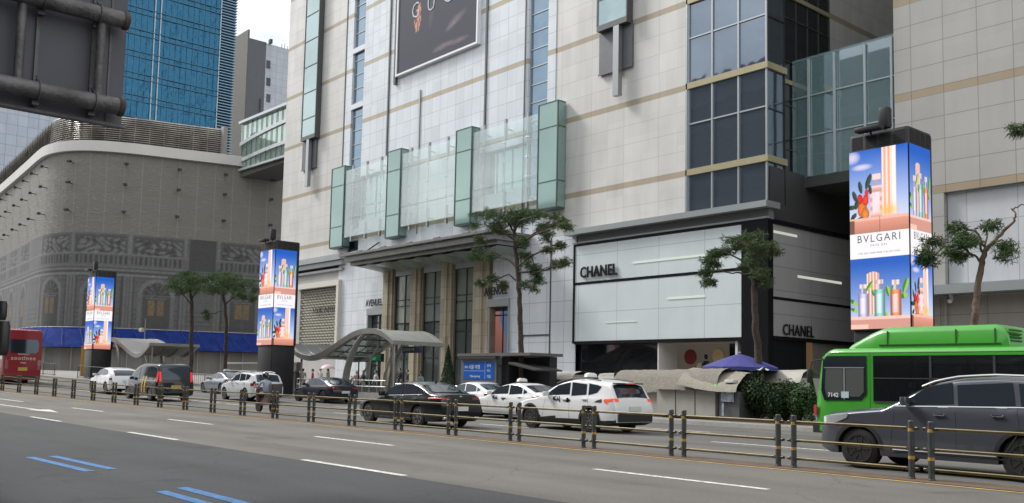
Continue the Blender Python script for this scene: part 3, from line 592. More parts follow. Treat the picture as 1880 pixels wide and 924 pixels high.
def fabric():
    m=bpy.data.materials.new('wrap_fabric'); m.use_nodes=True; t=m.node_tree; b_=t.nodes['Principled BSDF']; x=NX(t); g=t.nodes.new('ShaderNodeNewGeometry')
    sp=t.nodes.new('ShaderNodeSeparateXYZ'); t.links.new(g.outputs['Position'],sp.inputs[0])
    n=t.nodes.new('ShaderNodeTexNoise'); n.inputs['Scale'].default_value=.45; n.inputs['Detail'].default_value=8; n.inputs['Roughness'].default_value=.62; n.inputs['Distortion'].default_value=2.2
    mpn=t.nodes.new('ShaderNodeMapping'); mpn.inputs['Scale'].default_value=(1,1,2.0); mpn.inputs['Rotation'].default_value=(.5,.3,0); t.links.new(g.outputs['Position'],mpn.inputs[0]); t.links.new(mpn.outputs[0],n.inputs[0])
    rr=x.m('ABSOLUTE',x.m('SUBTRACT',n.outputs[0],.5)); f=x.m('ADD',.92,x.m('MULTIPLY',rr,.7)); f=x.m('MINIMUM',f,1.12)
    u=x.m('ADD',sp.outputs[0],sp.outputs[1]); a=x.m('ABSOLUTE',x.m('SUBTRACT',x.m('FLOORED_MODULO',u,2.9),1.45)); seam=x.m('SUBTRACT',1,x.m('DIVIDE',x.m('SUBTRACT',1.45,a),.09,clamp=True),clamp=True)
    a2=x.m('ABSOLUTE',x.m('SUBTRACT',x.m('FLOORED_MODULO',sp.outputs[2],3.6),1.8)); seam2=x.m('SUBTRACT',1,x.m('DIVIDE',x.m('SUBTRACT',1.8,a2),.06,clamp=True),clamp=True)
    f=x.m('ADD',f,x.m('MULTIPLY',seam,.42)); f=x.m('ADD',f,x.m('MULTIPLY',seam2,.16))
    v=t.nodes.new('ShaderNodeVectorMath'); v.operation='SCALE'; v.inputs[0].default_value=(.172,.165,.147); t.links.new(f,v.inputs['Scale']); t.links.new(v.outputs[0],b_.inputs['Base Color'])
    bp=t.nodes.new('ShaderNodeBump'); bp.inputs['Strength'].default_value=.55; bp.inputs['Distance'].default_value=.45; t.links.new(rr,bp.inputs['Height']); t.links.new(bp.outputs[0],b_.inputs['Normal'])
    b_.inputs['Roughness'].default_value=.65; return m
b=MB(); shell(b,19.9,30.9,0,0,nz=3); b.build('mesh_wrap',fabric(),wb,world=True,fixn=False,smooth=False)
# printed facade
NS,NZ=int(SEND*6.0),92; ZP0,ZP1=5.4,20.0
s_=np.linspace(0,SEND,NS+1)[:,None]*np.ones((1,NZ+1)); z_=np.ones((NS+1,1))*np.linspace(ZP0,ZP1,NZ+1)[None,:]
img=np.full(s_.shape,.125); per=9.6; _c=[s_at(q) for q in (52,101,297,450)]; _cs=sorted(_c+[_c[0]-9.6*k for k in range(1,5)]+[(_c[1]+_c[2])/2]+[_c[3]+9.6]); sc=min((s_-c_ for c_ in _cs),key=lambda a:0) if False else np.stack([s_-c_ for c_ in _cs]); sc=np.take_along_axis(sc,np.abs(sc).argmin(0)[None],0)[0]
wide=np.abs(sc)
img*=1+.10*((np.floor(z_/.6)%2)*2-1)*0+.10*RNG.randn(NS+1,NZ+1)
def put(mask,v): 
    global img
    img=np.where(mask,v*(1+.10*RNG.randn(*img.shape)),img)
low=(z_<14.6)
put(low&(np.abs(z_%.62)<.09),.085)                                            # rustication courses
pil=(wide>3.0)&(wide<3.9); put(low&pil,.17); put(low&(wide>3.35)&(wide<3.5),.11); put(low&(np.abs(wide-2.9)<.12),.06)
put(low&(wide<1.75)&(z_>7.2)&(z_<11.9),.07)
arch=((sc**2+(z_-11.9)**2)<1.75**2)&(z_>=11.9)&low; put(arch,.06)
arch2=((sc**2+(z_-11.9)**2)<2.3**2)&((sc**2+(z_-11.9)**2)>1.8**2)&(z_>=11.9)&low; put(arch2,.19)
put(arch&(np.abs(np.sin(np.arctan2(z_-11.9,sc+1e-6)*6))<.3),.15); put(low&(z_>7.2)&(z_<11.9)&(wide>1.8)&(wide<2.3),.17)
amber=(wide<1.0)&(wide>.14)&(z_>9.3)&(z_<11.3)
rgb=None
put(low&(wide<1.3)&(np.abs((z_-8.9)%1.3)<.1)&(z_>8)&(z_<11.7),.16)
put(low&(z_<7.4)&(z_>6.0)&(((s_*1.0)%.5)<.26),.065); put(low&(np.abs(z_-7.45)<.14),.2); put(low&(np.abs(z_-5.9)<.12),.18)
put((z_>14.4)&(z_<14.75),.22); put((z_>14.75)&(z_<15.0),.07); put((z_>15.0)&(z_<15.35),.19); put((z_>15.35)&(z_<15.55),.07); put((z_>15.55)&(z_<15.8),.16)
ba=(z_>15.8)&(z_<17.2); put(ba,.14); put(ba&(z_>16)&(z_<17.0)&((s_%.62)<.3)&(wide<3.4),.05); put((z_>17.2)&(z_<17.4),.21)
up=(z_>17.4); put(up,.135); put(up&(wide<3.2)&(z_<19.7),.085)
fresco=RNG.rand(NS+1,NZ+1); fr=np.sin(s_*3.1+3*np.sin(z_*2.3+s_*.7))*np.sin(z_*4+2*np.sin(s_*1.9)); put(up&(wide<3.0)&(z_<19.5)&(fr>.25),.19); put(up&(wide<3.0)&(z_<19.5)&(fr<-.45),.045)
put(up&(wide>3.4)&(wide<3.7),.2); put(up&(wide>4.1)&(wide<4.4),.19); put((np.abs((s_%2.4))<.05),img*1.25)
_g=s_at(378); put((s_>_g-1.8)&(s_<_g+1.8)&(z_>15.6),.06)
img=(.115+(img-.115)*.80)*.84; rgb=np.stack([img*.98,img*.985,img*1.01],-1); rgb=np.clip(rgb,.02,.5)
am=np.array([.16,.115,.065]); rgb[amber&low]=am*(.8+.4*RNG.rand(int((amber&low).sum()),1))
b=MB()
def P(i,j): x,y,nx,ny=curve_pt(SEND*i/NS); return (x+nx*.05,y+ny*.05,ZP0+(ZP1-ZP0)*j/NZ)
b.grid(P,NS,NZ); b.col=rgb.reshape(-1,3); b.build('printed_mesh_banner',attrmat('printed_mesh',0,.8),wb,world=True,fixn=False)
b=MB(); slab(b,30.9,32.3,-.4,.55); b.build('cornice',mat('pale_cornice',(.50,.49,.47),.5,var=.04,vs=.4),wb,world=True)
# louvred crown
M_louv=mat('bronze_louvre',(.30,.28,.245),.35,.3,var=.6,vs=.45)
b=MB(); shell(b,32.3,36.1,-.7,-.7,mi=1,s0=0,s1=SL+5)
for k in range(13):
    z=32.42+k*.285; shell(b,z,z+.15,-.25,-.40,s0=0,s1=SL+5)
for k in range(60):
    s_0=k*1.9
    if s_0<SL+5: x,y,nx,ny=curve_pt(s_0); b.box((x-nx*.5-.05,y-ny*.5-.05,32.3),(x-nx*.5+.05,y-ny*.5+.05,36.1))
b.build('louvre_crown',[M_louv,mat('louvre_back',(.075,.07,.062),.6)],wb,world=True,fixn=False)
b=MB(); b.box((-125.6,53.3,30.8),(-124.6,53.9,36.3)); b.build('corner_post',mat('crown_post',(.25,.24,.23),.5),wb,world=True)
b=MB(); shell(b,0,5.4,.0,.0); b.build('ground_floor_wall',mat('building_low_wall',(.20,.19,.18),.7,var=.1,vs=.5),wb,world=True,fixn=False)
b=MB(); b.prism([(curve_pt(s)[0]-curve_pt(s)[2]*.3,curve_pt(s)[1]-curve_pt(s)[3]*.3) for s in np.linspace(0,SEND,50)]+[(-196,75)],'z',30.8,31.0); b.prism([(curve_pt(s)[0]-curve_pt(s)[2]*1,curve_pt(s)[1]-curve_pt(s)[3]*1) for s in np.linspace(0,SL+4,50)]+[(-196,53)],'z',35.9,36.0); b.build('roof',mat('flat_roof',(.2,.2,.2),.8),wb,world=True)
M_spot=mat('spotlight_black',(.02,.02,.022),.5)
spot0=MB(); spot0.tube([(0,0,0),(0,-.75,.1)],.06,5); spot0.rbox((0,-.85,.08),(.27,.2,.14),.04)
def spotpos():
    L=[]
    for zr in (29.3,26.5,22.8):
        for q in (9,20,34.5,49,64,83,130,226,326,410,492): L.append((s_at(q),zr))
    return L
proto=None
for (s,z) in spotpos():
    x,y,nx,ny=curve_pt(s)
    if proto is None: o=proto=spot0.build('floodlight',M_spot,wb)
    else: o=proto.copy(); COL.objects.link(o); o.parent=wb
    o.location=Vector((x,y,z))-Vector(wb.location); o.rotation_euler=(0,0,atan2(nx,-ny)*1.0)
# hoarding + blue tarpaulin canopy round the foot
hd=thing('site_hoarding','grey construction hoarding around the foot of the wrapped building','fence',(-136,45,0))
b=MB(); shell(b,.1,4.6,2.2,2.2,n=70); b.build('panel',tiled('hoarding_panel',(.235,.225,.205),1.5,5,lw=.03,jc=.6,cell=.06,var=.06),hd,world=True,fixn=False)
b=MB()
for k in range(34):
    x,y,nx,ny=curve_pt(4+k*2.9); b.box((x+nx*2.5-.07,y+ny*2.5-.07,0),(x+nx*2.5+.07,y+ny*2.5+.07,4.7))
b.pieces('post',mat('hoarding_post',(.30,.29,.27),.5),hd,1,world=True)
tp=MB(); nT=150; 
M_tarp=mat('blue_tarpaulin',(.014,.032,.17),.9,0,.1,var=.3,vs=.9,bump=.7,bs=1.5)
def P(i,j):
    s=20+(SEND-24)*i/nT; x,y,nx,ny=curve_pt(s); t=j/5; o=1.2+2.6*t; return (x+nx*o,y+ny*o,7.3-2.6*t+(.05*sin(s*4.3+j)+.04*sin(s*1.7))*(j%5!=0))
tp.grid(P,nT,5); tp=tag(tp.build('blue_tarpaulin',M_tarp,None,fixn=False,smooth=True),'blue tarpaulin lean-to canopy wrapped around the foot of the veiled building','tarpaulin')
b=MB()
for k in range(40):
    s=21+k*2.0; x,y,nx,ny=curve_pt(s); x2,y2,n2x,n2y=curve_pt(s+1.2)
    b.tube([(x+nx*1.3,y+ny*1.3,7.45),(x2+n2x*3.86,y2+n2y*3.86,4.85)],.035,5)
b.pieces('pipe_frame',mat('tarp_pipe',(.02,.03,.12),.5),tp,1)
b=MB()
for k in range(41):
    s=20+k*2.0; x,y,nx,ny=curve_pt(s); x2,y2,n2x,n2y=curve_pt(s+2.0); b.tube([(x+nx*1.25,y+ny*1.25,7.36),(x2+n2x*1.25,y2+n2y*1.25,7.36)],.05,5)
b.build('top_pipe',mat('tarp_top_pipe',(.35,.36,.38),.5),tp)

# ================================================================== buildings further off
M_bt=mirror_glass('tower_blue_glass',(.025,.105,.185),.85,.06,.35)
tw=thing('blue_glass_tower','tall blue mirrored glass office tower behind the wrapped building','building',(-175,58,0))
b=MB(); b.box((-174,50,0),(-160,67,125)); b.build('glass_wall',M_bt,tw,world=True)
b=MB()
for k in range(100):
    z=36+k*.95
    if k%4<2: b.box((-159.99,50,z),(-159.8,67,z+.13))
for k in range(17):
    b.box((-159.99,50+k*1.0,30),(-159.9,50.07+k*1.0,125))
b.build('floor_trim',mat('tower_trim',(.04,.11,.17),.4,.5),tw,world=True)
b=MB()
for y in (55.2,56.2,66.9): b.box((-159.99,y-.08,30),(-159.8,y+.08,125))
b.build('white_mullion',mat('tower_white_trim',(.34,.42,.48),.4,.3),tw,world=True)
b=MB(); 
for k in range(170): b.box((-176,67.05,34+k*.52),(-159.9,70.0,34.14+k*.52))
b.build('louvre_fin',mat('tower_fins',(.20,.30,.38),.4,.6),tw,world=True)
b=MB(); b.box((-176,67.02,30),(-160.6,69.8,125)); b.build('corner_glass',mirror_glass('tower_corner_glass',(.05,.15,.25),.8,.08),tw,world=True)
gb=thing('grey_office_block','grey office block with a white tiled side and three small windows, behind the footbridge','building',(-212,105,0))
P0=onX(456,54,-206); zt=P0.z; y0=P0.y; yw=onX(484,200,-206).y
b=MB(); b.box((-222,y0,0),(-206,y0+.4,zt)); b.build('beige_wall',mat('block_beige',(.105,.10,.088),.7,var=.06),gb,world=True)
b=MB(); b.box((-222,y0+.4,0),(-206,yw,zt-2.0)); b.build('grey_wall',mat('block_grey',(.10,.105,.12),.7,var=.05),gb,world=True)
b=MB(); b.box((-222,yw,0),(-206.01,yw+22,zt-2.2)); b.build('tiled_wall',tiled('block_tiles',(.42,.45,.50),1.7,1.7,lw=.07,jc=.6,cell=.05),gb,world=True)
for (px_,py_) in ((493,118),(493,150),(493,180)):
    q=onX(px_,py_,-205.9); m=MB(); m.box((-206.0,q.y-.5,q.z-1),(-205.9,q.y+.5,q.z+.9)); m.build('window',M_dkglass,gb,world=True)
b=MB(); b.tube([(-205.8,yw-1.0,0),(-205.8,yw-1.0,zt-16)],.12,5); b.box((-206,yw+.5,zt-2.2),(-205,yw+1.1,zt-1.2)); 
for k in range(4): b.tube([(-208,yw+5+k*.8,zt-2.2),(-208,yw+5+k*.8,zt-.6+.3*(k%2))],.08,5)
b.build('roof_rail',M_dkframe,gb,world=True)
fb=thing('white_tile_building','pale tiled high-rise glimpsed at the far left behind the louvred crown','building',(-260,60,0))
b=MB(); b.box((-300,15,0),(-255,72,84)); b.build('wall',tiled('far_white_tiles',(.42,.47,.54),2.4,2.6,lw=.1,jc=.55,cell=.05),fb,world=True)
# curved glazed footbridge
cbg=thing('curved_glass_footbridge','curved footbridge with bands of green glass joining the wrapped building and the store','footbridge',(-105,56,30))
M_cbw=mat('bridge_white_metal',(.50,.53,.56),.4,.2,var=.05)
def arcband(mb,za0,za1,zb0,zb1,o0,o1,sg_=0):
    n=16
    def yy(t,o): return 56-o-.35*sin(pi*min(1,t*.8+.1))
    vs=[]
    for i in range(n+1):
        t=i/n; x=-124.5+40*t; h=1.0*(1-(1-min(1,t*2.2))**2)
        zl=za0+(zb0-za0)*min(1,t*2.2)+h*.0; zh=za1+(zb1-za1)*min(1,t*2.2)
        sag=sg_*(1-min(1,t*2.4))**2; zl-=sag; zh-=sag
        vs+=[(x,yy(t,o0),zl),(x,yy(t,o1),zl),(x,yy(t,o1),zh),(x,yy(t,o0),zh)]
    fs=[]
    for i in range(n): 
        a=i*4
        for q in range(4): fs.append((a+q,a+(q+1)%4,a+4+(q+1)%4,a+4+q))
    mb.add(vs,fs)
b=MB(); arcband(b,36.95,37.3,36.5,36.85,.0,.5); arcband(b,34.7,35.2,34.4,34.85,0,.22,.9); arcband(b,32.1,32.6,31.5,31.95,0,.22,.7); arcband(b,30.2,30.5,29.7,29.95,0,.3); b.build('white_band',M_cbw,cbg,world=True)
b=MB(); arcband(b,30.4,37.2,29.8,36.7,-.4,0); gl=b.build('glazing',mirror_glass('footbridge_glass',(.36,.46,.42),.55,.06),cbg,world=True)
b=MB()
for k in range(26):
    x=-124+k*1.55; t=(x+124.5)/40; y=56-.06-.35*sin(pi*min(1,t*.8+.1)); b.box((x-.05,y-.06,30.3),(x+.05,y+.0,36.9))
b.build('mullion',mat('fb_mullion',(.10,.15,.14),.4),cbg,world=True)
b=MB(); b.box((-124.5,56,29.4),(-85.4,61,36.6)); b.build('deck',mat('fb_underside',(.10,.10,.098),.7),cbg,world=True)
# ================================================================== LED advertising towers
def lerp(a,b,t): return a+(b-a)*t[...,None]
def ad_flowers(u,v):
    t=np.clip((v-.15)/.85,0,1); c=lerp(np.array([.72,.78,.95]),np.array([.05,.22,.66]),t**1.1)
    cl=np.clip(1-((u-.22)/.2)**2-((v-.80)/.045)**2,0,1)+np.clip(1-((u-.05)/.16)**2-((v-.93)/.09)**2,0,1); c=lerp(c,np.array([.9,.82,.88]),np.clip(cl,0,1)*.8) if False else c+(np.array([.9,.82,.88])-c)*(np.clip(cl,0,1)*.8)[...,None]
    col=(u>.56)&(u<.80)&(v>.2); st=.5+.5*np.sin((u-.56)*90); cc=np.array([.95,.50,.36])+(np.array([1,.86,.80])-np.array([.95,.50,.36]))*st[...,None]; c=np.where(col[...,None],cc,c)
    c=np.where(((u>.74)&(u<.79)&(v>.2))[...,None],np.array([1,.93,.88]),c)
    bo=(u>.36)&(u<.56)&(v>.19)&(v<.56); c=np.where(bo[...,None],np.array([.86,.58,.55])+.12*np.sin(v*60)[...,None],c); c=np.where(((u>.40)&(u<.52)&(v>.24)&(v<.48))[...,None],np.array([.93,.80,.84]),c)
    c=np.where(((u>.43)&(u<.50)&(v>=.56)&(v<.63))[...,None],np.array([.55,.50,.52]),c); c=np.where(((u>.40)&(u<.54)&(v>=.63)&(v<.70))[...,None],np.array([.90,.74,.72]),c)
    gl=np.exp(-(((u-.67)/.14)**2+((v-.25)/.07)**2)); c=c+(np.array([1.,.62,.22])-c)*(gl*.85)[...,None]
    for (a,b,r,k) in ((.22,.30,.085,(.85,.28,.05)),(.27,.23,.07,(.80,.33,.06)),(.18,.42,.05,(.75,.03,.02)),(.28,.40,.055,(.85,.10,.03)),(.30,.49,.035,(.8,.06,.03))):
        d=((u-a)/r)**2+((v-b)/(r*1.2))**2; c=np.where((d<1)[...,None],np.array(k)*(1.15-.5*d)[...,None],c)
    for (a,b,rx,ry,th) in ((.09,.46,.035,.075,.5),(.19,.56,.035,.08,.3),(.33,.62,.04,.1,-.5),(.04,.33,.06,.03,0),(.07,.22,.06,.03,.5),(.17,.17,.07,.03,.3),(.12,.36,.04,.06,-.4),(.36,.52,.03,.06,.2),(.24,.14,.05,.03,-.3)):
        x=(u-a)*cos(th)+(v-b)*sin(th); y=-(u-a)*sin(th)+(v-b)*cos(th); c=np.where((((x/rx)**2+(y/ry)**2)<1)[...,None],np.array([.03,.10,.06])+.05*(x>0)[...,None],c)
    blk=v<.19; c=np.where(blk[...,None],np.array([.78,.42,.33])*(.8+.35*(v/.19))[...,None],c); c=np.where((blk&(v>.155))[...,None],np.array([.9,.60,.50]),c); c=np.where(((v<.17)&(u<.08))[...,None],np.array([.3,.16,.13]),c)
    c=np.where((blk&(np.abs(u-.52)<.006))[...,None],np.array([.4,.18,.13]),c)
    return np.clip(c,0,1)
def ad_bottles(u,v):
    t=np.clip((v-.12)/.8,0,1); c=lerp(np.array([.70,.76,.92]),np.array([.03,.20,.62]),t**.75)
    col=(u>.28)&(u<.50)&(v>.2)&(v<.80-.03*((u-.39)/.11)**2); st=.5+.5*np.sin((u-.28)*120); c=np.where(col[...,None],np.array([.72,.36,.28])+(np.array([1,.85,.80])-np.array([.72,.36,.28]))*st[...,None],c)
    for (a,b,rx,ry,th) in ((.33,.60,.03,.09,-.7),(.40,.50,.03,.06,.5),(.64,.52,.035,.08,.3),(.93,.58,.04,.11,-.35),(.90,.44,.06,.035,.3),(.05,.38,.08,.03,-.6),(.06,.27,.07,.025,-.4),(.60,.18,.04,.07,.4),(.72,.55,.02,.07,-.2)):
        x=(u-a)*cos(th)+(v-b)*sin(th); y=-(u-a)*sin(th)+(v-b)*cos(th); c=np.where((((x/rx)**2+(y/ry)**2)<1)[...,None],np.array([.12,.34,.06])+np.array([.35,.35,.05])*(x>0)[...,None],c)
    for (a,k,tp) in ((.22,(.70,.68,.86),.50),(.50,(.42,.72,.68),.55),(.77,(.92,.42,.26),.53)):
        w=.095; e=np.abs(u-a); bo=(e<w)&(v>.17)&(v<tp); sh=.78+.35*np.cos((u-a)/w*3.0)*1.0
        cc=np.array(k)*sh[...,None]; cc=cc+(np.array([.95,.90,.97])-cc)*(np.clip(1-((u-a+.01)/.055)**2,0,1)*(v>.22)*(v<tp-.06))[...,None]*.7
        c=np.where(bo[...,None],cc,c); c=np.where(((e<.035)&(v>=tp)&(v<tp+.07))[...,None],np.array([.45,.38,.42])+.3*(u<a)[...,None],c); c=np.where(((e<.06)&(v>=tp+.07)&(v<tp+.135))[...,None],np.array([.80,.68,.68])+.15*np.sin(u*80)[...,None],c)
    c=np.where((v<.17)[...,None],np.array([.74,.44,.38]),c); c=np.where(((v<.17)&(v>.135))[...,None],np.array([.92,.68,.62]),c); c=np.where(((v<.06)&(u<.3))[...,None],np.array([.92,.66,.58]),c)
    return np.clip(c,0,1)
def ad_face(first):
    def f(U,V):
        a=ad_flowers if first=='f' else ad_bottles; b_=ad_bottles if first=='f' else ad_flowers
        c=np.ones(U.shape+(3,))*np.array([.93,.90,.93]); m1=V>.53; m2=V<.393
        c[m1]=a(U[m1],(V[m1]-.53)/.47); c[m2]=b_(U[m2],V[m2]/.393); return c
    return f
M_led=attrmat('led_screen',.70); M_tow=mat('tower_black_metal',(.022,.022,.025),.45,.3,var=.15); M_adtx=emit('ad_lettering',(.10,.09,.10),1)
def screen(name,o,du,w,h,first,par,nu,nv):
    b=MB(); U,V=np.meshgrid(np.linspace(0,1,nu+1),np.linspace(0,1,nv+1),indexing='ij'); c=ad_face(first)(U,V); wm=((V>.393)&(V<.53))[...,None]; c=np.where(wm,c,np.clip(np.clip(c,0,1)**1.45*1.04*(1+.05*RNG.randn(*c.shape)),0,1))
    b.grid(lambda i,j:(o[0]+du[0]*w*i/nu,o[1]+du[1]*w*i/nu,o[2]+h*j/nv),nu,nv); b.col=c.reshape(-1,3); return b.build(name,M_led,par,fixn=False)
def led_tower():
    t=thing('led_advertising_tower','','advertising tower',(0,0,0)); w,d=2.12,1.72
    b=MB(); b.rbox((w/2,d/2,1.72),(w/2-.06,d/2-.06,1.72),.08); b.build('base',M_tow,t,smooth=True)
    b=MB(); b.rbox((w/2,d/2,6.8),(w/2,d/2,3.36),.12,n=5); cas=b.build('casing',M_tow,t,smooth=True)
    g=MB()
    for k in range(6):
        z=9.66+k*.075
        for q in range(4): g.box((.12+q*.5,-.012,z),(.50+q*.5,-.002,z+.035))
        for q in range(4): g.box((w+.002,.14+q*.38,z),(w+.012,.42+q*.38,z+.035))
    g.build('vent_slot',mat('vent_black',(.006,.006,.006),.6),cas)
    s1=screen('led_screen',(.03,-.012,3.5),(1,0),w-.05,6.08,'f',t,104,300); s2=screen('led_screen',(w+.012,.03,3.5),(0,1),d-.26,6.08,'b',t,72,300)
    for par,org,rot,W_ in ((s1,(w/2,-.02,0),FRONT,1),(s2,(w+.02,(d-.2)/2,0),SIDE,.68)):
        for body,sz,z,sp in (('BVLGARI',.36,6.42,1.25),('EAUX DES',.10,6.27,1.5),('THE EAU PARFUMEE COLLECTION',.085,6.02,1.25)):
            o=txt('ad_lettering',body,sz*W_ if False else sz,(0,0,0),rot,M_adtx,par,.002,sp,0.0,'CENTER'); o.location=(org[0],org[1],z); o.scale=(W_*.92,1,1)
    b=MB(); b.tube([(w*.42,-.15,10.2),(w*.42,-.1,10.0)],.04,6); b.rbox((w*.42,-.25,10.22),(.45,.18,.07),.04); b.rbox((w*.58,.2,10.62),(.18,.16,.34),.07); b.tube([(w*.58,.2,10.1),(w*.58,.2,10.35)],.06,6); b.build('roof_equipment',M_tow,t,smooth=True)
    return t
T3=led_tower(); T3.location=(-16.65,29.5,0); T3['label']='nearest and largest of the three advertising screen towers, rising behind the green bus'; T3['group']='advertising screen towers along the kerb'
T2=copy_tree(T3); T2.location=(-56.85,27.2,0); T2['label']='advertising screen tower beside the lattice panelled shop, left of the waved canopy'
T1=copy_tree(T3); T1.location=(-84.75,24.8,0); T1['label']='farthest and smallest advertising screen tower, in front of the veiled round building'

# ================================================================== banner on the store
bn=thing('fashion_banner','large dark purple banner with a white frame, hung on the white panelled wall','banner',(-59.6,YF-.2,30))
x0,x1,z0,z1=-65.0,-54.3,26.95,44
NI,NJ=90,140; U,V=np.meshgrid(np.linspace(0,1,NI+1),np.linspace(0,1,NJ+1),indexing='ij'); c=np.ones(U.shape+(3,))*np.array([.052,.056,.078])*(1+.1*V)[...,None]
zz=z0+(z1-z0)*V; xx=x0+(x1-x0)*U
for (a,b_,rx,rz,th,k) in ((-56.9,29.5,1.5,.4,.35,.7),(-57.6,29.1,.9,.25,.3,.5),(-58.6,27.75,1.6,.28,.08,.9),(-56.6,27.7,1.5,.25,.02,.8),(-60.2,31.3,.35,1.9,-.15,.3),(-55.3,32.3,.3,.5,0,.5)):
    x=(xx-a)*cos(th)+(zz-b_)*sin(th); y=-(xx-a)*sin(th)+(zz-b_)*cos(th); m_=np.clip(1-(x/rx)**2-(y/rz)**2,0,1)*(.55+.9*RNG.rand(*U.shape)*.6); c+= (np.array([.17,.12,.12]))[None,None]*(m_*k)[...,None]
for (a,b_,rx,rz,th) in ((-62.05,31.5,.26,.75,-.1),(-62.55,30.6,.06,.5,.25),(-62.38,30.35,.06,.6,.1),(-62.22,30.25,.06,.65,.02),(-62.05,30.3,.06,.6,-.05),(-61.85,30.7,.06,.45,-.2)):
    x=(xx-a)*cos(th)+(zz-b_)*sin(th); y=-(xx-a)*sin(th)+(zz-b_)*cos(th); c=np.where((((x/rx)**2+(y/rz)**2)<1)[...,None],np.array([.55,.25,.17])*(.75+.4*np.cos(x/rx))[...,None],c)
b=MB(); b.grid(lambda i,j:(x0+(x1-x0)*i/NI,YF-.34,z0+(z1-z0)*j/NJ),NI,NJ); b.col=c.reshape(-1,3); b.build('printed_cloth',attrmat('banner_print',0,.8),bn,world=True,fixn=False)
b=MB(); f_=.16
for (a,c_) in (((x0-f_,z0-f_),(x1+f_,z0)),((x0-f_,z0),(x0,z1)),((x1,z0),(x1+f_,z1))): b.box((a[0],YF-.42,a[1]),(c_[0],YF-.06,c_[1]))
b.build('white_frame',mat('banner_frame_white',(.75,.77,.8),.4),bn,world=True)
b=MB(); b.box((x0-.6,YF-.3,z0-.7),(x0-.3,YF-.06,z1)); b.box((x0-f_,YF-.1,z0-.02),(x1+f_,YF-.06,z0+.02)); b.build('side_rail',M_frame,bn,world=True)
for i,ch in enumerate('GUCCI'):
    o=txt('banner_lettering',ch,1.95,(-63.1+i*2.2,YF-.36,31.15),FRONT,mat('banner_letter_grey',(.45,.45,.5),.5),bn,.01,1,-.02); o.scale=(.85,1,1)

# ================================================================== median fence
M_post=mat('fence_post_grey',(.055,.06,.06),.5,.1,var=.2,vs=9); M_band=mat('fence_reflector_yellow',(.42,.25,.05),.5,var=.15,vs=9); M_rail=mat('fence_rail_olive',(.21,.17,.075),.5,.2,var=.25,vs=3); M_clamp=mat('fence_clamp',(.04,.04,.042),.5)
def fence_proto():
    t=thing('fence_section','','fence',(0,0,0),0,'median fence sections')
    for x in (.17,2.45):
        b=MB(); b.lathe([(.052,0),(.052,.97),(.040,.985)],(x,0,0),12); b.lathe([(.062,0),(.062,.02),(.055,.03)],(x,0,0),12,0)
        p=b.build('post',M_post,t,smooth=True); q=MB()
        for z in (.33,.80): q.lathe([(.0545,z),(.0545,z+.055)],(x,0,0),12)
        q.pieces('reflective_band',M_band,p,1,smooth=True)
        q=MB()
        for z in (.175,.51,.855): q.rbox((x,0,z),(.085,.035,.03),.015); q.tube([(x-.13,0,z),(x+.13,0,z)],.028,8)
        q.pieces('clamp',M_clamp,p,2,smooth=True)
    for z in (.175,.51,.855):
        b=MB(); b.tube([(.05,-.02,z+.014),(2.57,-.02,z+.014)],.014,6); b.tube([(.05,.0,z-.015),(2.57,.0,z-.015)],.013,6); b.build('rail',M_rail,t,smooth=True)
    return t
ordn='rightmost,second,third,fourth,fifth,sixth,seventh,eighth,ninth,tenth,eleventh,twelfth,thirteenth,fourteenth,fifteenth,sixteenth,seventeenth,eighteenth,nineteenth,twentieth,twenty-first,twenty-second,twenty-third,twenty-fourth,twenty-fifth,twenty-sixth'.split(',')
F0=fence_proto(); x=-7.62+2.62; k=0
while x>-64:
    xl=x-2.62; ya,yb=15.75+bend(xl),15.75+bend(x); o=F0 if k==0 else copy_tree(F0)
    o.location=(xl,ya,gz(xl)+.01); o.rotation_euler=(0,-math.atan2(gz(x)-gz(xl),2.62),math.atan2(yb-ya,2.62))
    o['label']=('rightmost section of the dark post and yellow rail median fence' if k==0 else '%s section of the median fence counting from the right edge'%ordn[min(k,25)]); x=xl; k+=1

# ================================================================== overhead sign gantry (seen from behind)
M_gp=mat('gantry_panel_back',(.078,.079,.095),.55,.2,var=.10,vs=.9); M_gt=mat('gantry_tube',(.11,.105,.108),.5,.3,var=.35,vs=2.5,bump=.4,bs=14); M_rust=mat('rusty_end',(.065,.05,.042),.8,var=.4,vs=9)
ga=thing('sign_gantry','dark back of a large overhead road sign carried on two thick pipes','road sign',(-15.4,-4,0))
b=MB(); b.box((-15.75,-2.5,5.52),(-15.68,4.96,9.6)); pn=b.build('sign_panel',M_gp,ga,world=True)
b=MB()
for y in (3.62,4.02+.42,2.6,1.4): b.box((-15.68,y-.025,5.6),(-15.63,y+.025,9.5))
b.box((-15.68,-2.5,5.52),(-15.6,5.0,5.56)); b.box((-15.68,4.70,5.6),(-15.66,4.73,8.6)); b.box((-15.68,-2,7.9),(-15.66,4.7,7.93)); b.build('panel_stiffener',M_gt,pn,world=True)
for z in (5.80,7.23):
    b=MB(); b.tube([(-15.4,-4,z),(-15.4,4.80,z)],.135,18); p_=b.build('pipe',M_gt,ga,world=True,smooth=True)
    b=MB(); b.lathe([(.14,4.80),(.155,4.82),(.155,4.88),(.12,4.90)],(-15.4,0,z),18,axis='y'); b.build('pipe_end_cap',M_rust,p_,world=True,smooth=True)
    b=MB()
    for y in (3.62,4.44,2.6,1.4): b.tube([(-15.4+.15*cos(a),y,z+.15*sin(a)) for a in np.linspace(-pi,pi,15)],.012,5); b.box((-15.6,y-.05,z-.2),(-15.5,y+.05,z+.2)); b.tube([(-15.33,y,z+.1),(-15.55,y,z+.26)],.02,5)
    b.pieces('clamp_bracket',M_gt,p_,3,world=True)
for y in (3.34,4.50,1.9): b=MB(); b.tube([(-15.45,y,5.8),(-15.45,y,7.3)],.07,12); b.build('upright_tube',M_gt,ga,world=True,smooth=True)
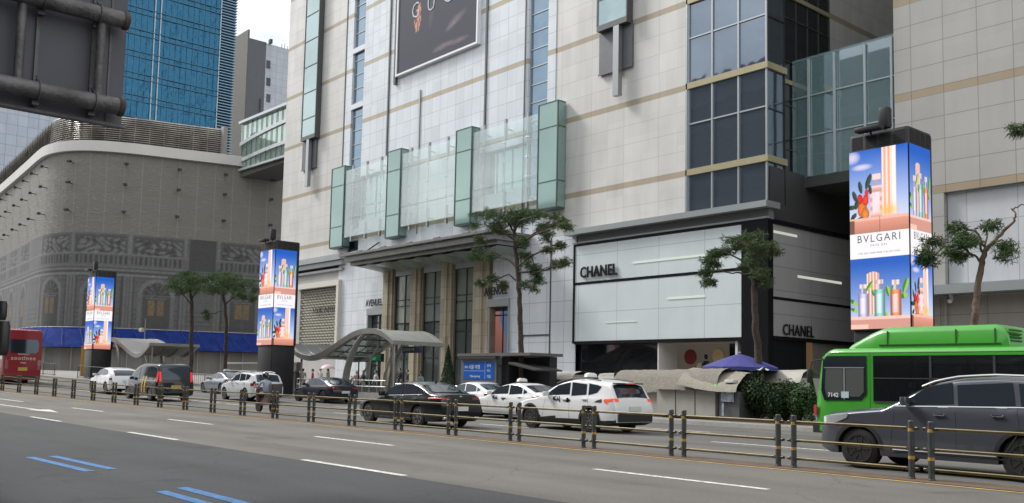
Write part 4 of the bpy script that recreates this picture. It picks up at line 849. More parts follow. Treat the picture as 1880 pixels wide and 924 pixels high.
b=MB(); b.tube([(-15.4,-4,0),(-15.4,-4,8)],[.22,.16],16); b.build('column',M_gt,ga,world=True,smooth=True)

# ================================================================== vehicles
M_tyre=mat('tyre_rubber',(.012,.012,.012),.8); M_rim=mat('alloy_rim',(.35,.36,.37),.3,.9); M_rimd=mat('dark_alloy_rim',(.10,.10,.105),.35,.8); M_plast=mat('black_plastic',(.018,.018,.019),.55)
M_cg=mat('car_tinted_glass',(.045,.058,.075),.03,.6,.6); M_chr=mat('chrome_trim',(.55,.56,.58),.12,1); M_tail=emit('tail_lamp_red',(.42,.012,.008),.75); M_tailo=emit('tail_lamp_glow',(.9,.12,.04),1.0); M_tailr=emit('tail_lamp_orange_red',(.75,.06,.02),1.0); M_tld=mat('tail_lamp_unlit',(.20,.008,.008),.15,coat=1)
M_head=mat('headlamp_glass',(.42,.44,.46),.08,.3,.9,coat=1); M_plate=mat('plate_white',(.6,.6,.58),.5); M_ply=mat('plate_yellow',(.45,.33,.06),.5)
def paint(n,c,metal=.2): return mat(n,c,.28,metal,.25 if max(c)<.05 else .5,coat=.75 if max(c)<.05 else .9)
def smooth_prof(pts,L):
    X=np.arange(-.2,L+.2,.01); px_=[p[0] for p in pts]; Z=np.interp(X,px_,[p[1] for p in pts]); k=np.hanning(23); k/=k.sum(); Z2=np.convolve(np.pad(Z,11,mode='edge'),k,'valid'); return X,Z2
class Car:
    def __init__(s,L,W,H,wb,fo,R,prof,belt=.95,sill=.20,roofw=.74,nf=1.0,nr=.6,ftap=.26,rtap=.12):
        s.L,s.W,s.H,s.R=L,W,H,R; s.xw=[fo,fo+wb]; s.X,s.Z=smooth_prof(prof,L); s.belt=belt; s.sill=sill; s.roofw=roofw; s.nf=nf; s.nr=nr; s.ft=ftap; s.rt=rtap
    def zt(s,x): return float(np.interp(x,s.X,s.Z))
    def plan(s,x):
        f=1.0
        if x<s.nf: f-=s.ft*((s.nf-x)/s.nf)**2.6
        if x>s.L-s.nr: f-=s.rt*((x-s.L+s.nr)/s.nr)**2.4
        return s.W/2*f
    def pz(s,z):
        b=s.belt
        v=np.interp(z,[0,.2,.35,.55,.75,b-.06,b,b+.03,s.H],[.90,.93,.985,1.0,.995,.965,.945,.925,s.roofw]); return float(v)
    def Sy(s,x,z): return s.plan(x)*s.pz(z)
    def edge(s,x):
        zt=s.zt(x); rr=min(.10,.4*(zt-s.sill)); return zt-rr,rr,s.Sy(x,zt-rr)
    def T(s,x,y):
        ze,rr,Ye=s.edge(x); q=min(1,abs(y)/Ye); return ze+rr*(1-q**3.2)**.5
    def zb(s,x):
        z=s.sill; Ra=s.R+.045
        if x<.25: z=s.sill+.10*(1-x/.25)
        if x>s.L-.4: z=s.sill+.12*(x-s.L+.4)/.4
        for xw in s.xw:
            if abs(x-xw)<=Ra: z=max(z,s.R+sqrt(max(0,Ra*Ra-(x-xw)**2)))
        return z
    def rearx(s,y,z,front=False):
        rng=np.linspace(0,.7,90) if front else np.linspace(s.L,s.L-.7,90)
        for x in rng:
            if s.Sy(x,z)>=abs(y)-.001 and s.zt(x)>=z and s.T(x,y)>=z-.005: return float(x)
        return .3 if front else s.L-.3
    def body(s,name,mats,par,clad=None):
        Ra=s.R+.045; xs=set(np.linspace(0,s.L,100))
        for xw in s.xw: xs|={xw+Ra*cos(a) for a in np.linspace(0,pi,15)}|{xw-Ra-.004,xw+Ra+.004}
        xs=sorted(xs); NSd,tp_=15,[1,.985,.95,.89,.8,.66,.45,.22,0]; b=MB(); rings=[]
        for x in xs:
            zb=s.zb(x); ze,rr,Ye=s.edge(x); zb=min(zb,ze-.02); pts=[(0,zb),(s.Sy(x,zb)*.9,zb)]
            for k in range(NSd+1): z=zb+(ze-zb)*k/NSd; pts.append((s.Sy(x,z),z))
            for q in tp_[1:]: y=Ye*q; pts.append((y,s.T(x,y)))
            rings.append([(x,y,z) for y,z in pts]+[(x,-y,z) for y,z in pts[-2:0:-1]])
        M=len(rings[0]); vs=[p for r in rings for p in r]; fs=[]; mi=[]
        for i in range(len(rings)-1):
            for k in range(M):
                fs.append((i*M+k,i*M+(k+1)%M,(i+1)*M+(k+1)%M,(i+1)*M+k)); kk=min(k,M-1-k); zc=(rings[i][k][2]+rings[i][(k+1)%M][2])/2
                mi.append(1 if kk<=1 or (clad and zc<clad) else 0)
        fs+=[tuple(range(M))[::-1],tuple((len(rings)-1)*M+k for k in range(M))]; mi+=[0,0]
        o=len(b.v); b.v+=vs; b.f+=fs; b.mi+=mi
        for xw in s.xw: b.box((xw-Ra+.01,-s.W/2+.30,s.sill),(xw+Ra-.01,s.W/2-.30,s.R+Ra*.95),1)
        return b.build(name,mats,par,smooth=True,ang=32)
    def side(s,mb,poly,off=.008,sgn=-1,mi=0,nz=8,nx=8):
        zs=[p[1] for p in poly]; z0,z1=min(zs)+1e-4,max(zs)-1e-4; rows=[]
        for j in range(nz+1):
            z=z0+(z1-z0)*j/nz; xi=[]
            for a,c in zip(poly,poly[1:]+poly[:1]):
                if (a[1]-z)*(c[1]-z)<=0 and a[1]!=c[1]: xi.append(a[0]+(c[0]-a[0])*(z-a[1])/(c[1]-a[1]))
            rows.append((min(xi),max(xi),z))
        mb.add([(rows[j][0]+(rows[j][1]-rows[j][0])*i/nx, sgn*(s.Sy(rows[j][0]+(rows[j][1]-rows[j][0])*i/nx,rows[j][2])+off), rows[j][2]) for j in range(nz+1) for i in range(nx+1)],
               [(j*(nx+1)+i,j*(nx+1)+i+1,(j+1)*(nx+1)+i+1,(j+1)*(nx+1)+i) for j in range(nz) for i in range(nx)],mi)
    def top(s,mb,x0,x1,f0,f1,off=.012,mi=0,n=10,slope=1):
        def P(i,j):
            x=x0+(x1-x0)*i/n; ze,rr,Ye=s.edge(x); f=f0+(f1-f0)*i/n; y=Ye*f*(2*j/n-1); return (x-off*slope*.6,y,s.T(x,y)+off)
        mb.grid(P,n,n,mi)
    def rear(s,mb,y0,y1,z0,z1,off=.01,front=False,mi=0,n=6):
        def P(i,j):
            y=y0+(y1-y0)*i/n; z=z0+(z1-z0)*j/n; x=s.rearx(y,z,front); return (x+(-off if front else off),y,z)
        mb.grid(P,n,n,mi)
def wheel(par,x,y,R,w,rim,sgn,spokes=5):
    b=MB(); yi,yo=(y-w/2,y+w/2); b.lathe([(R*.62,yi),(R*.93,yi),(R,yi+.03),(R,yo-.03),(R*.93,yo),(R*.66,yo-.008 if sgn>0 else yo)],(x,0,R),28,axis='y'); t=b.build('wheel',M_tyre,par,smooth=True,ang=50)
    r=MB(); yf=y+sgn*(w/2+.006); Rr=R*.69
    r.lathe([(Rr*.90,yf-.03*sgn),(Rr,yf-.02*sgn),(Rr,yf+.006*sgn),(Rr*.9,yf+.004*sgn),(Rr*.9,yf-.03*sgn)] if True else [],(x,0,R),28,axis='y')
    r.lathe([(Rr*.2,yf-.02*sgn),(Rr*.2,yf+.0*sgn),(Rr*.1,yf+.004*sgn)],(x,0,R),12,axis='y')
    for k in range(spokes):
        a=2*pi*k/spokes+.3; d=(cos(a),sin(a)); n_=(-d[1],d[0])
        for sg in (-1,1):
            p=[(Rr*.12,sg*.012),(Rr*.92,sg*.055),(Rr*.92,sg*.055+.028*sg),(Rr*.12,sg*.045)]
            q=[(x+d[0]*u+n_[0]*v,R+d[1]*u+n_[1]*v) for u,v in p]; r.prism(q,'y',yf-.015*sgn,yf+.0*sgn)
    r.build('rim',rim,t,smooth=True)
    return t
def make_car(name,label,cat,c,col,wins,ws,rg,loc,rz=0,clad=None,rim=None,spokes=5,group=None,tail=None,tailm=None,head=None,rails=False,plate=M_plate,seams=(),handles=(),mirror=None,chrome=None,tw=.22,glass=None,archc=False,trims=()):
    glass=glass or M_cg
    t=thing(name,label,cat,loc,rz,group); cx=c.L/2
    g=Vector((-cx,0,0))
    bd=c.body('body',[col,M_plast],t,clad); parts=[bd]
    bm_=MB()
    for sg in (-1,1):
        for (xa,za,xb,zb_) in seams:
            n=8; pts=[(xa+(xb-xa)*i/n,sg*(c.Sy(xa+(xb-xa)*i/n,za+(zb_-za)*i/n)-.002),za+(zb_-za)*i/n) for i in range(n+1)]; bm_.tube(pts,.006,4)
    if seams: bm_.build('door_seam',M_plast,bd)
    for poly in wins:
        for sg in (-1,1):
            m=MB(); c.side(m,poly,sgn=sg); parts.append(m.build('side_window',glass,t,smooth=True))
    m=MB(); c.top(m,*ws); parts.append(m.build('windshield',glass,t,smooth=True))
    m=MB(); c.top(m,*rg,slope=-1); parts.append(m.build('rear_window',glass,t,smooth=True))
    for x in c.xw:
        for sg in (-1,1): parts.append(wheel(t,x,sg*(c.plan(x)-.035-tw/2),c.R,tw,rim or M_rim,sg,spokes))
    for sg in (-1,1):
        if tail:
            m=MB(); 
            if tail.get('side'): c.side(m,tail['side'],.012,sg)
            for (ya,yb,za,zb_) in tail.get('rear',()): c.rear(m,sg*ya,sg*yb,za,zb_,.014)
            parts.append(m.build('tail_light',tailm or M_tld,t,smooth=True))
        if head: m=MB(); c.side(m,head,.012,sg); parts.append(m.build('headlight',M_head,t,smooth=True))
        if rails: m=MB(); m.tube([(x,sg*(c.edge(x)[2]-.04),c.edge(x)[0]+.11) for x in np.linspace(rails[0],rails[1],12)],.022,6); parts.append(m.build('roof_rail',M_chr if rails[2] else M_plast,t,smooth=True))
        for (hx,hz) in handles: m=MB(); m.rbox((hx,sg*(c.Sy(hx,hz)+.02),hz),(.10,.02,.018),.012); parts.append(m.build('door_handle',M_chr if chrome else col,t,smooth=True))
        if mirror: m=MB(); mx_,mz=mirror; y=sg*(c.Sy(mx_,mz)+.13); m.rbox((mx_,y,mz+.05),(.06,.11,.075),.04); m.tube([(mx_+.02,y-sg*.1,mz-.02),(mx_+.03,y-sg*.2,mz-.04)],.025,6); parts.append(m.build('wing_mirror',col if cat!='van' else M_plast,t,smooth=True))
    if archc:
        for x in c.xw:
            for sg in (-1,1):
                m=MB(); Ra=c.R+.045; n=20
                def P(i,j,x=x,sg=sg): a=pi*i/n; r=Ra+.0+.07*j; xx=x+r*cos(a); z=c.R+r*sin(a); return (xx,sg*(c.Sy(xx,z)+.012),z)
                m.grid(P,n,1); parts.append(m.build('arch_cladding',M_plast,t,smooth=True))
    for (pa,pb,w_,mm,nm) in trims:
        for sg in (-1,1):
            n=14; pts=[(pa[0]+(pb[0]-pa[0])*i/n,pa[1]+(pb[1]-pa[1])*i/n) for i in range(n+1)]; m=MB(); m.tube([(x,sg*(c.Sy(x,z)+.004),z) for x,z in pts],w_,5); parts.append(m.build(nm,mm,t,smooth=True))
    if plate is not None:
        m=MB(); zp=.62 if c.H<1.55 else .75; m.box((c.rearx(0,zp)+.012,-.26,zp-.07),(c.rearx(0,zp)+.024,.26,zp+.07)); parts.append(m.build('number_plate',plate,t))
    for p in parts: p.location=Vector(p.location)+g
    t['_cx']=cx
    return t,c
def add_part(t,mb,name,m,smooth=True):
    o=mb.build(name,m,t,smooth=smooth); o.location=(-t['_cx'],0,0); return o
# --- black sedan
sed=dict(L=4.95,W=1.88,H=1.47,wb=2.92,fo=.92,R=.345,belt=.93,nr=.9,rtap=.16,prof=[(0,.48),(.04,.62),(.2,.73),(.7,.83),(1.45,.93),(2.1,1.27),(2.4,1.39),(2.85,1.465),(3.3,1.455),(3.75,1.36),(4.4,1.12),(4.8,1.085),(4.92,1.03),(4.95,.72)])
P_blk=paint('black_car_paint',(.010,.011,.015)); P_wht=paint('white_car_paint',(.72,.73,.74),0); P_sil=paint('silver_car_paint',(.36,.38,.41),.6); P_grey=paint('grey_metallic_paint',(.098,.108,.132),.5); P_wh2=paint('pearl_car_paint',(.60,.62,.65),.1)
sw=[[(1.72,.97),(2.28,1.29),(2.82,1.375),(2.88,.98)],[(2.96,.985),(2.90,1.375),(3.35,1.355),(3.68,1.25),(3.72,1.02)],[(3.80,1.03),(3.77,1.215),(4.02,1.11),(3.98,1.06)]]
sseam=[(1.75,.93,1.62,.30),(2.92,.95,2.93,.3),(3.86,1.0,3.78,.75),(3.78,.75,3.55,.35),(1.62,.28,3.5,.28)]
t,c=make_car('sedan','shiny black sedan with slim red rear lights, close behind the median fence','car',Car(**sed),P_blk,sw,(1.52,2.36,.90,.86),(3.72,4.38,.86,.86),(-26.15,18.35,0),rim=M_rim,spokes=7,
  tail=dict(side=[(4.35,.90),(4.35,.955),(4.78,.975),(4.78,.90)],rear=[(.45,.80,.90,.975)]),seams=sseam,handles=((2.72,.86),(3.62,.90)),mirror=(1.86,.98),chrome=True,
  trims=(((1.62,.955),(4.0,1.04),.010,M_chr,'window_trim'),((4.36,.93),(4.9,.945),.012,M_tailo,'tail_light_bar')))
m=MB(); m.box((4.60,-.3,.30),(4.97,.3,.42)); m.rbox((4.93,-.62,.32),(.05,.10,.045),.03); m.rbox((4.93,.62,.32),(.05,.10,.045),.03); add_part(t,m,'exhaust_tip',M_chr)
m=MB(); m.rbox((4.90,0,1.0),(.02,.055,.022),.015); add_part(t,m,'badge',M_chr)
m=MB(); m.rbox((3.55,0,1.44),(.06,.02,.03),.015); add_part(t,m,'antenna_fin',P_blk)
# --- white taxis
def lamp(t,x,z):
    m=MB(); m.rbox((x,0,z+.03),(.12,.26,.03),.02); o=add_part(t,m,'lamp_base',M_plast); m=MB(); m.prism([(-.24,0),(.24,0),(.20,.11),(.08,.15),(-.08,.15),(-.20,.11)],'x',x-.07,x+.07); o=add_part(t,m,'taxi_lamp',mat('taxi_lamp_white',(.75,.76,.75),.35)); 
    for v in o.data.vertices: v.co=(v.co.x,v.co.y,v.co.z+z+.05)
def taxi_marks(t,c,x,z,s=.17):
    for body,dx,m_ in (('택시',0,M_lett),('◁▷',.55,M_lett)):
        o=txt('door_marking',body,s if dx==0 else s*.7,(0,0,0),FRONT,m_,t,.001,1.0,.012); o.location=(x+dx-t['_cx'],-(c.Sy(x,z)+.012),z)
t,c=make_car('taxi_sedan','white taxi sedan with roof lamp, partly hidden by the white taxi SUV','taxi',Car(**sed),P_wht,sw,(1.52,2.36,.90,.86),(3.72,4.38,.86,.86),(-29.3,25.6,0),spokes=5,group='white taxis',tail=dict(side=[(4.35,.86),(4.35,.95),(4.78,.97),(4.78,.86)],rear=[(.45,.80,.88,.97)]),seams=sseam,handles=((2.72,.86),(3.62,.90)),mirror=(1.86,.98))
lamp(t,2.75,1.45); taxi_marks(t,c,2.0,.78)
t,c=make_car('taxi_sedan','farther white sedan just beyond the boot of the black sedan','taxi',Car(**sed),P_wht,sw,(1.52,2.36,.90,.86),(3.72,4.38,.86,.86),(-34.6,27.5,0),spokes=5,group='white taxis',tail=dict(side=[(4.35,.86),(4.35,.95),(4.78,.97),(4.78,.86)],rear=[(.45,.80,.88,.97)]),seams=sseam,handles=((2.72,.86),(3.62,.90)),mirror=(1.86,.98))
suv=dict(L=4.66,W=1.87,H=1.665,wb=2.72,fo=.90,R=.355,belt=1.06,nr=.55,rtap=.10,roofw=.76,sill=.22,prof=[(0,.55),(.05,.80),(.2,.92),(.8,1.02),(1.2,1.07),(1.9,1.45),(2.25,1.57),(2.7,1.645),(3.4,1.64),(4.0,1.575),(4.28,1.52),(4.36,1.44),(4.52,1.14),(4.62,1.03),(4.66,.66)])
vw=[[(1.56,1.09),(2.08,1.42),(2.62,1.53),(2.68,1.10)],[(2.76,1.10),(2.70,1.53),(3.35,1.52),(3.42,1.13)],[(3.50,1.14),(3.45,1.50),(4.02,1.43),(3.86,1.22)]]
vseam=[(1.6,1.05,1.48,.34),(2.72,1.08,2.72,.34),(3.5,1.1,3.55,.8),(3.55,.8,3.32,.4)]
t,c=make_car('taxi_suv','white taxi SUV with roof lamp, black lower cladding and glowing red tail lights','taxi',Car(**suv),P_wht,vw,(1.28,2.2,.92,.88),(4.32,4.56,.84,.80),(-21.75,21.75,0),clad=.42,archc=True,spokes=5,group='white taxis',tail=dict(side=[(4.22,.93),(4.20,1.04),(4.56,1.07),(4.56,.99),(4.36,.97),(4.34,.90)],rear=[(.66,.82,.97,1.06)]),tailm=M_tailr,seams=vseam,handles=((2.5,.98),(3.38,1.01)),mirror=(1.72,1.1),rails=(2.0,3.9,0))
lamp(t,2.75,1.64); taxi_marks(t,c,1.98,.92,.18)
m=MB(); c.side(m,[(3.8,.93),(3.95,1.0),(4.12,1.04),(4.12,.93)],.01); c.side(m,[(3.8,.93),(3.95,1.0),(4.12,1.04),(4.12,.93)],.01,1); add_part(t,m,'tail_light_surround',M_plast)
m=MB(); m.box((4.28,-.60,1.50),(4.46,.60,1.535)); add_part(t,m,'spoiler',M_plast); m=MB(); m.box((4.462,-.22,1.505),(4.47,.22,1.53)); add_part(t,m,'brake_light',M_tailr)
m=MB(); c.rear(m,-.78,.78,.36,.62,.03); add_part(t,m,'bumper',M_plast); 
# --- white hatchback behind the rider
t,c=make_car('small_suv','silvery white estate car with dark rear window, behind the motor scooter rider','car',Car(**suv),P_wh2,vw,(1.28,2.2,.92,.88),(4.32,4.56,.84,.80),(-50.3,23.8,gz(-50)),spokes=5,tail=dict(side=[(4.25,.85),(4.25,1.0),(4.58,1.02),(4.58,.85)],rear=[(.62,.84,.84,1.0)]),seams=vseam,handles=((2.5,.98),(3.38,1.01)),mirror=(1.72,1.1),rails=(2.0,3.9,1))
# --- dark fastback
fb_=dict(L=4.72,W=1.87,H=1.44,wb=2.88,fo=.84,R=.345,belt=.92,nr=.8,rtap=.14,prof=[(0,.5),(.05,.62),(.25,.72),(1.0,.88),(1.3,.93),(2.0,1.28),(2.35,1.39),(2.75,1.44),(3.1,1.42),(3.7,1.28),(4.3,1.07),(4.6,1.0),(4.69,.95),(4.72,.68)])
fw=[[(1.55,.96),(2.15,1.29),(2.7,1.36),(2.75,.97)],[(2.82,.98),(2.78,1.36),(3.2,1.33),(3.75,1.10),(3.72,1.03)]]
t,c=make_car('fastback_car','very dark blue fastback car passing the waved steel canopy','car',Car(**fb_),paint('dark_navy_paint',(.012,.015,.028)),fw,(1.4,2.3,.90,.86),(3.25,4.35,.86,.8),(-48.1,27.3,gz(-48)),spokes=9,rim=M_rimd,tail=dict(side=[(4.2,.78),(4.2,.88),(4.6,.92),(4.6,.80)],rear=[(.45,.80,.80,.90)]),seams=[(1.6,.93,1.5,.3),(2.78,.95,2.78,.3)],mirror=(1.75,.97))
# --- small silver sedan
sl_=dict(sed); t,c=make_car('sedan','small silver blue sedan ahead of the white estate car','car',Car(**{**sed,'W':1.8}),paint('silver_blue_paint',(.30,.34,.40),.5),sw,(1.52,2.36,.90,.86),(3.72,4.38,.86,.86),(-61.0,27.0,gz(-61)),0,spokes=5,tail=dict(side=[(4.35,.86),(4.35,.95),(4.78,.97),(4.78,.86)],rear=[(.45,.80,.88,.97)]),seams=sseam,mirror=(1.86,.98))
lamp(t,2.75,1.45)
# --- white SUV ahead of the van
t,c=make_car('electric_suv','white SUV with dark windows, leftmost car, nosing out ahead of the black van','car',Car(**{**suv,'prof':[(0,.55),(.05,.75),(.2,.86),(.9,1.0),(1.3,1.06),(2.0,1.44),(2.3,1.54),(2.8,1.6),(3.4,1.58),(4.0,1.48),(4.4,1.25),(4.6,1.0),(4.66,.66)],'H':1.62}),P_wht,vw[:1]+[[(2.76,1.10),(2.70,1.50),(3.35,1.47),(3.72,1.27),(3.6,1.15)]],(1.35,2.25,.92,.88),(4.1,4.52,.84,.80),(-59.9,19.4,gz(-60)),spokes=5,seams=vseam,mirror=(1.72,1.1),tail=dict(side=[(4.25,.85),(4.25,.95),(4.58,.96),(4.58,.85)]),head=[(.22,.72),(.25,.84),(.62,.90),(.5,.76)])
# --- black van
van=dict(L=5.25,W=1.98,H=1.99,wb=3.27,fo=.92,R=.35,belt=1.08,nr=.35,rtap=.07,ftap=.2,roofw=.80,sill=.27,prof=[(0,.5),(.04,.70),(.3,.92),(.9,1.20),(1.6,1.66),(2.0,1.84),(2.6,1.96),(3.2,1.985),(4.7,1.95),(4.98,1.87),(5.10,1.60),(5.2,1.1),(5.25,.6)])
t,c=make_car('minivan','black minivan with tall red tail lights and two yellow stripes on its side','van',Car(**van),P_blk,[[(1.55,1.10),(2.1,1.62),(2.42,1.74),(2.46,1.08)],[(2.54,1.08),(2.50,1.76),(3.75,1.77),(3.78,1.08)],[(3.86,1.08),(3.83,1.77),(4.72,1.72),(4.78,1.10)]],(.95,1.98,.92,.88),(4.99,5.19,.84,.86),(-50.9,18.75,gz(-51)),spokes=5,plate=M_ply,
  tail=dict(side=[(4.98,.98),(4.98,1.52),(5.08,1.52),(5.14,.98)],rear=[(.76,.86,1.0,1.50)]),tailm=emit('van_tail_red',(.80,.015,.02),1.0),seams=[(2.5,1.05,2.5,.4),(3.8,1.05,3.8,.4),(2.5,.95,4.9,.95)],mirror=(1.7,1.1),trims=(((2.0,1.05),(4.9,1.05),.012,M_chr,'window_trim'),))
m=MB()
for a in (3.02,3.42): c.side(m,[(a,.42),(a,1.28),(a+.15,1.28),(a+.15,.42)],.016); c.side(m,[(a,.42),(a,1.28),(a+.15,1.28),(a+.15,.42)],.016,1)
add_part(t,m,'yellow_stripe',mat('yellow_stripe',(.72,.42,.02),.4))
# --- large grey SUV in the foreground
big=dict(L=4.95,W=1.95,H=1.80,wb=2.98,fo=.86,R=.385,belt=1.20,nr=.5,nf=.7,rtap=.08,ftap=.17,roofw=.77,sill=.27,prof=[(0,.72),(.04,.96),(.12,1.05),(.7,1.13),(1.35,1.20),(1.95,1.53),(2.3,1.68),(2.7,1.76),(3.3,1.795),(4.2,1.77),(4.6,1.66),(4.75,1.5),(4.88,1.1),(4.95,.7)])
bw=[[(1.63,1.225),(2.12,1.55),(2.42,1.64),(2.60,1.66),(2.66,1.235)],[(2.74,1.235),(2.68,1.665),(3.62,1.67),(3.70,1.25)],[(3.79,1.255),(3.72,1.66),(4.25,1.62),(4.50,1.45),(4.42,1.28)]]
t,c=make_car('large_suv','big dark grey metallic SUV with silver roof rail, in front of the green bus','car',Car(**big),P_grey,bw,(1.42,2.26,.93,.89),(4.55,4.85,.86,.84),(-7.78,17.85,0),rim=M_rimd,spokes=5,archc=True,tail=dict(side=[(4.6,1.0),(4.6,1.4),(4.72,1.4),(4.78,1.0)]),
  head=[(.08,.80),(.06,.97),(.66,1.04),(.62,.95),(.36,.84)],rails=(2.05,4.4,1),seams=[(1.58,1.18,1.5,.36),(2.70,1.22,2.72,.36),(3.72,1.25,3.78,.85),(3.78,.85,3.5,.42),(1.5,.36,3.5,.36)],handles=((2.42,1.08),(3.42,1.10)),mirror=(1.82,1.26),chrome=True,tw=.25,
  trims=(((1.55,1.205),(4.5,1.262),.014,M_chr,'window_trim'),((1.55,.40),(3.4,.40),.022,M_rimd,'sill_trim')))
m=MB(); c.rear(m,-.7,.7,.62,.92,.012,True); add_part(t,m,'grille',M_plast)
# ------------------------------------------------------------------ buses
def bus_shell(mb,L,W,z0,z1,ext=(0,0),rr=.18,nose=.35,noseTop=.30,mi=0,win=None):
    xs=[0,.04,.12,.25,.5,1.0]+list(np.linspace(1.5,L-1,12))+[L-.5,L-.2,L-.08,L]; xs=sorted(set(xs)|set(win[:2] if win else ())); rings=[]
    for x in xs:
        f=1.0; top=z1
        if x<.5: f=1-.12*((.5-x)/.5)**2.2; top=z1-.18*((.5-x)/.5)**2
        if x>L-.5: f=1-.05*((x-L+.5)/.5)**2; top=z1-.10*((x-L+.5)/.5)**2
        w=W/2*f; pts=[]
        for (cx_,cz,a0) in ((w-.06,z0+.06,-90),(w-rr,top-rr,0),(-w+rr,top-rr,90),(-w+.06,z0+.06,180)):
            r=.06 if cz<z0+.1 else rr
            if a0==0: pts+=[(cx_+r,win[2] if win else 1.2),(cx_+r,win[3] if win else 2.3)]
            for k in range(6): a=radians(a0+90*k/5); pts.append((cx_+r*cos(a),cz+r*sin(a)))
            if a0==90: pts+=[(cx_-r,win[3] if win else 2.3),(cx_-r,win[2] if win else 1.2)]
        lean=lambda z: (noseTop*((z-z0)/(z1-z0))**1.5)*max(0,1-x/1.2)
        rings.append([(x+lean(z),y,z) for y,z in pts])
    M=28; vs=[p for r in rings for p in r]; op=lambda i,k: win and xs[i]>=win[0]-1e-6 and xs[i+1]<=win[1]+1e-6 and k in (6,20)
    fs=[(i*M+k,i*M+(k+1)%M,(i+1)*M+(k+1)%M,(i+1)*M+k) for i in range(len(xs)-1) for k in range(M) if not op(i,k)]+[tuple(range(M))[::-1],tuple((len(xs)-1)*M+k for k in range(M))]
    mb.add(vs,fs,mi)
P_grn=mat('green_bus_paint',(.045,.31,.024),.35,0,.5,coat=.6,var=.04,vs=1.5)
M_busg=glassmat('bus_window_glass',(.02,.024,.028),.34,.03,1.0,.06)
gbus=thing('city_bus','bright green city bus with a long roof fairing, heading left','bus',(-15.35,26.2,0)); gbus['_cx']=0
L_,W_=9.4,2.4
b=MB(); bus_shell(b,L_,W_,.22,2.66,win=(1.92,L_-.25,1.18,2.44)); b.box((.4,-W_/2+.02,.12),(L_-.3,W_/2-.02,.26),1); b.build('body',[P_grn,M_plast],gbus,smooth=True)
b=MB(); yb=-W_/2-.012
b.prism([(.40,1.15),(.30,1.45),(.36,2.3),(.48,2.44),(1.72,2.44),(1.72,1.35),(1.55,1.18)],'y',yb-.004,yb+.008); dwn=b.build('driver_window',M_cg,gbus)
b=MB(); b.prism([(.48,1.28),(.42,1.5),(.46,2.08),(1.0,2.08),(1.0,1.28)],'y',yb-.012,yb-.006); b.prism([(1.08,1.28),(1.08,2.08),(1.64,2.08),(1.64,1.42),(1.5,1.28)],'y',yb-.012,yb-.006); b.build('window_pane',mat('pane_lighter',(.09,.10,.095),.05,0,.9),dwn)
b=MB(); b.box((1.02,yb-.02,1.2),(1.06,yb-.008,2.1)); b.box((.4,yb-.02,2.09),(1.66,yb-.01,2.12)); b.build('window_bar',M_alu,dwn)
o=txt('bus_number','7142',.17,(0,0,0),FRONT,mat('bus_white_letter',(.7,.7,.7),.5),dwn,.002,1.0,.004); o.location=(.52,yb-.02,1.26)
b=MB(); b.box((.95,yb-.024,1.24),(1.18,yb-.014,1.42)); b.build('paper_notice',mat('paper_notice',(.45,.55,.58),.6),dwn)
b=MB(); b.box((1.92,yb-.004,1.18),(L_-.25,yb+.008,2.44)); sw_=b.build('side_window',M_busg,gbus)
b=MB(); 
for xx in (3.55,5.2,6.85): b.box((xx-.03,yb-.014,1.2),(xx+.03,yb-.005,2.42))
b.box((1.94,yb-.014,1.80),(L_-.27,yb-.006,1.83)); b.box((1.92,yb-.012,1.14),(L_-.25,yb-.0,1.175)); b.build('window_bar',mat('bus_bar_dark',(.05,.05,.05),.4),sw_)
b=MB(); b.box((1.9,W_/2+.0,1.18),(L_-.25,W_/2+.012,2.44)); b.build('side_window',M_busg,gbus)
b=MB(); b.box((.6,-1.1,.35),(L_-.3,1.1,.42)); b.box((.6,-1.12,2.46),(L_-.3,1.12,2.5)); b.box((1.7,-1.1,.42),(1.75,1.1,2.45)); b.build('interior_floor',mat('bus_interior',(.28,.28,.27),.8),gbus)
b=MB()
for k in range(9):
    for yy_ in (-.85,-.42,.42,.85): b.rbox((2.3+k*.78,yy_,.85),(.20,.18,.05),.03); b.rbox((2.5+k*.78,yy_,1.15),(.04,.18,.32),.03)
b.build('seat_row',mat('bus_seat',(.05,.09,.20),.7),gbus,smooth=True)
b=MB()
for k in range(5): b.tube([(2.6+k*1.5,-.25,.4),(2.6+k*1.5,-.25,2.45)],.018,6); b.tube([(2.6+k*1.5,.25,.4),(2.6+k*1.5,.25,2.45)],.018,6)
b.tube([(2,-.25,2.2),(9,-.25,2.2)],.018,5); b.build('grab_pole',mat('pole_yellow',(.45,.36,.12),.5),gbus,smooth=True)
b=MB(); 
b.box((.05,-1.0,1.0),(.1,1.0,2.35)); 
ws_=b.build('windshield',M_cg,gbus); ws_.location=(.0,0,0); ws_.rotation_euler=(0,.14,0)
b=MB(); xa=1.0
pod=[(1.0,2.60),(1.15,2.78),(1.75,3.10),(2.05,3.22),(2.3,3.25),(5.1,3.25),(5.3,3.20),(5.45,3.0),(5.52,2.62)]
n=len(pod); vs=[]
for (f,s_y) in ((1,-.86),(.985,-.95),(.9,-1.02)): pass
prof_=[(-1.02,0),(-1.0,.75),(-.93,.95),(-.80,1.0),(.80,1.0),(.93,.95),(1.0,.75),(1.02,0)]
def P(i,j): x,z=pod[i]; y,t=prof_[j]; return (x,y,2.58+(z-2.58)*t)
b.grid(P,n-1,7); b.build('roof_fairing',P_grn,gbus,smooth=True,ang=50)
b=MB(); 
for xx in (2.25,4.15,5.15): b.box((xx-.012,-1.025,2.74),(xx+.012,-.99,3.14))
b.box((2.0,-1.035,2.735),(5.3,-1.0,2.76)); 
for k in range(4): b.box((5.44,-.9,2.80+k*.09),(5.50,-.2,2.84+k*.09))
b.build('fairing_seam',mat('seam_dark_green',(.01,.08,.006),.6),gbus)
b=MB()
for xx in (1.82,3.3,4.9,6.4): b.box((xx-.006,-1.204,.35),(xx+.006,-1.198,1.16))
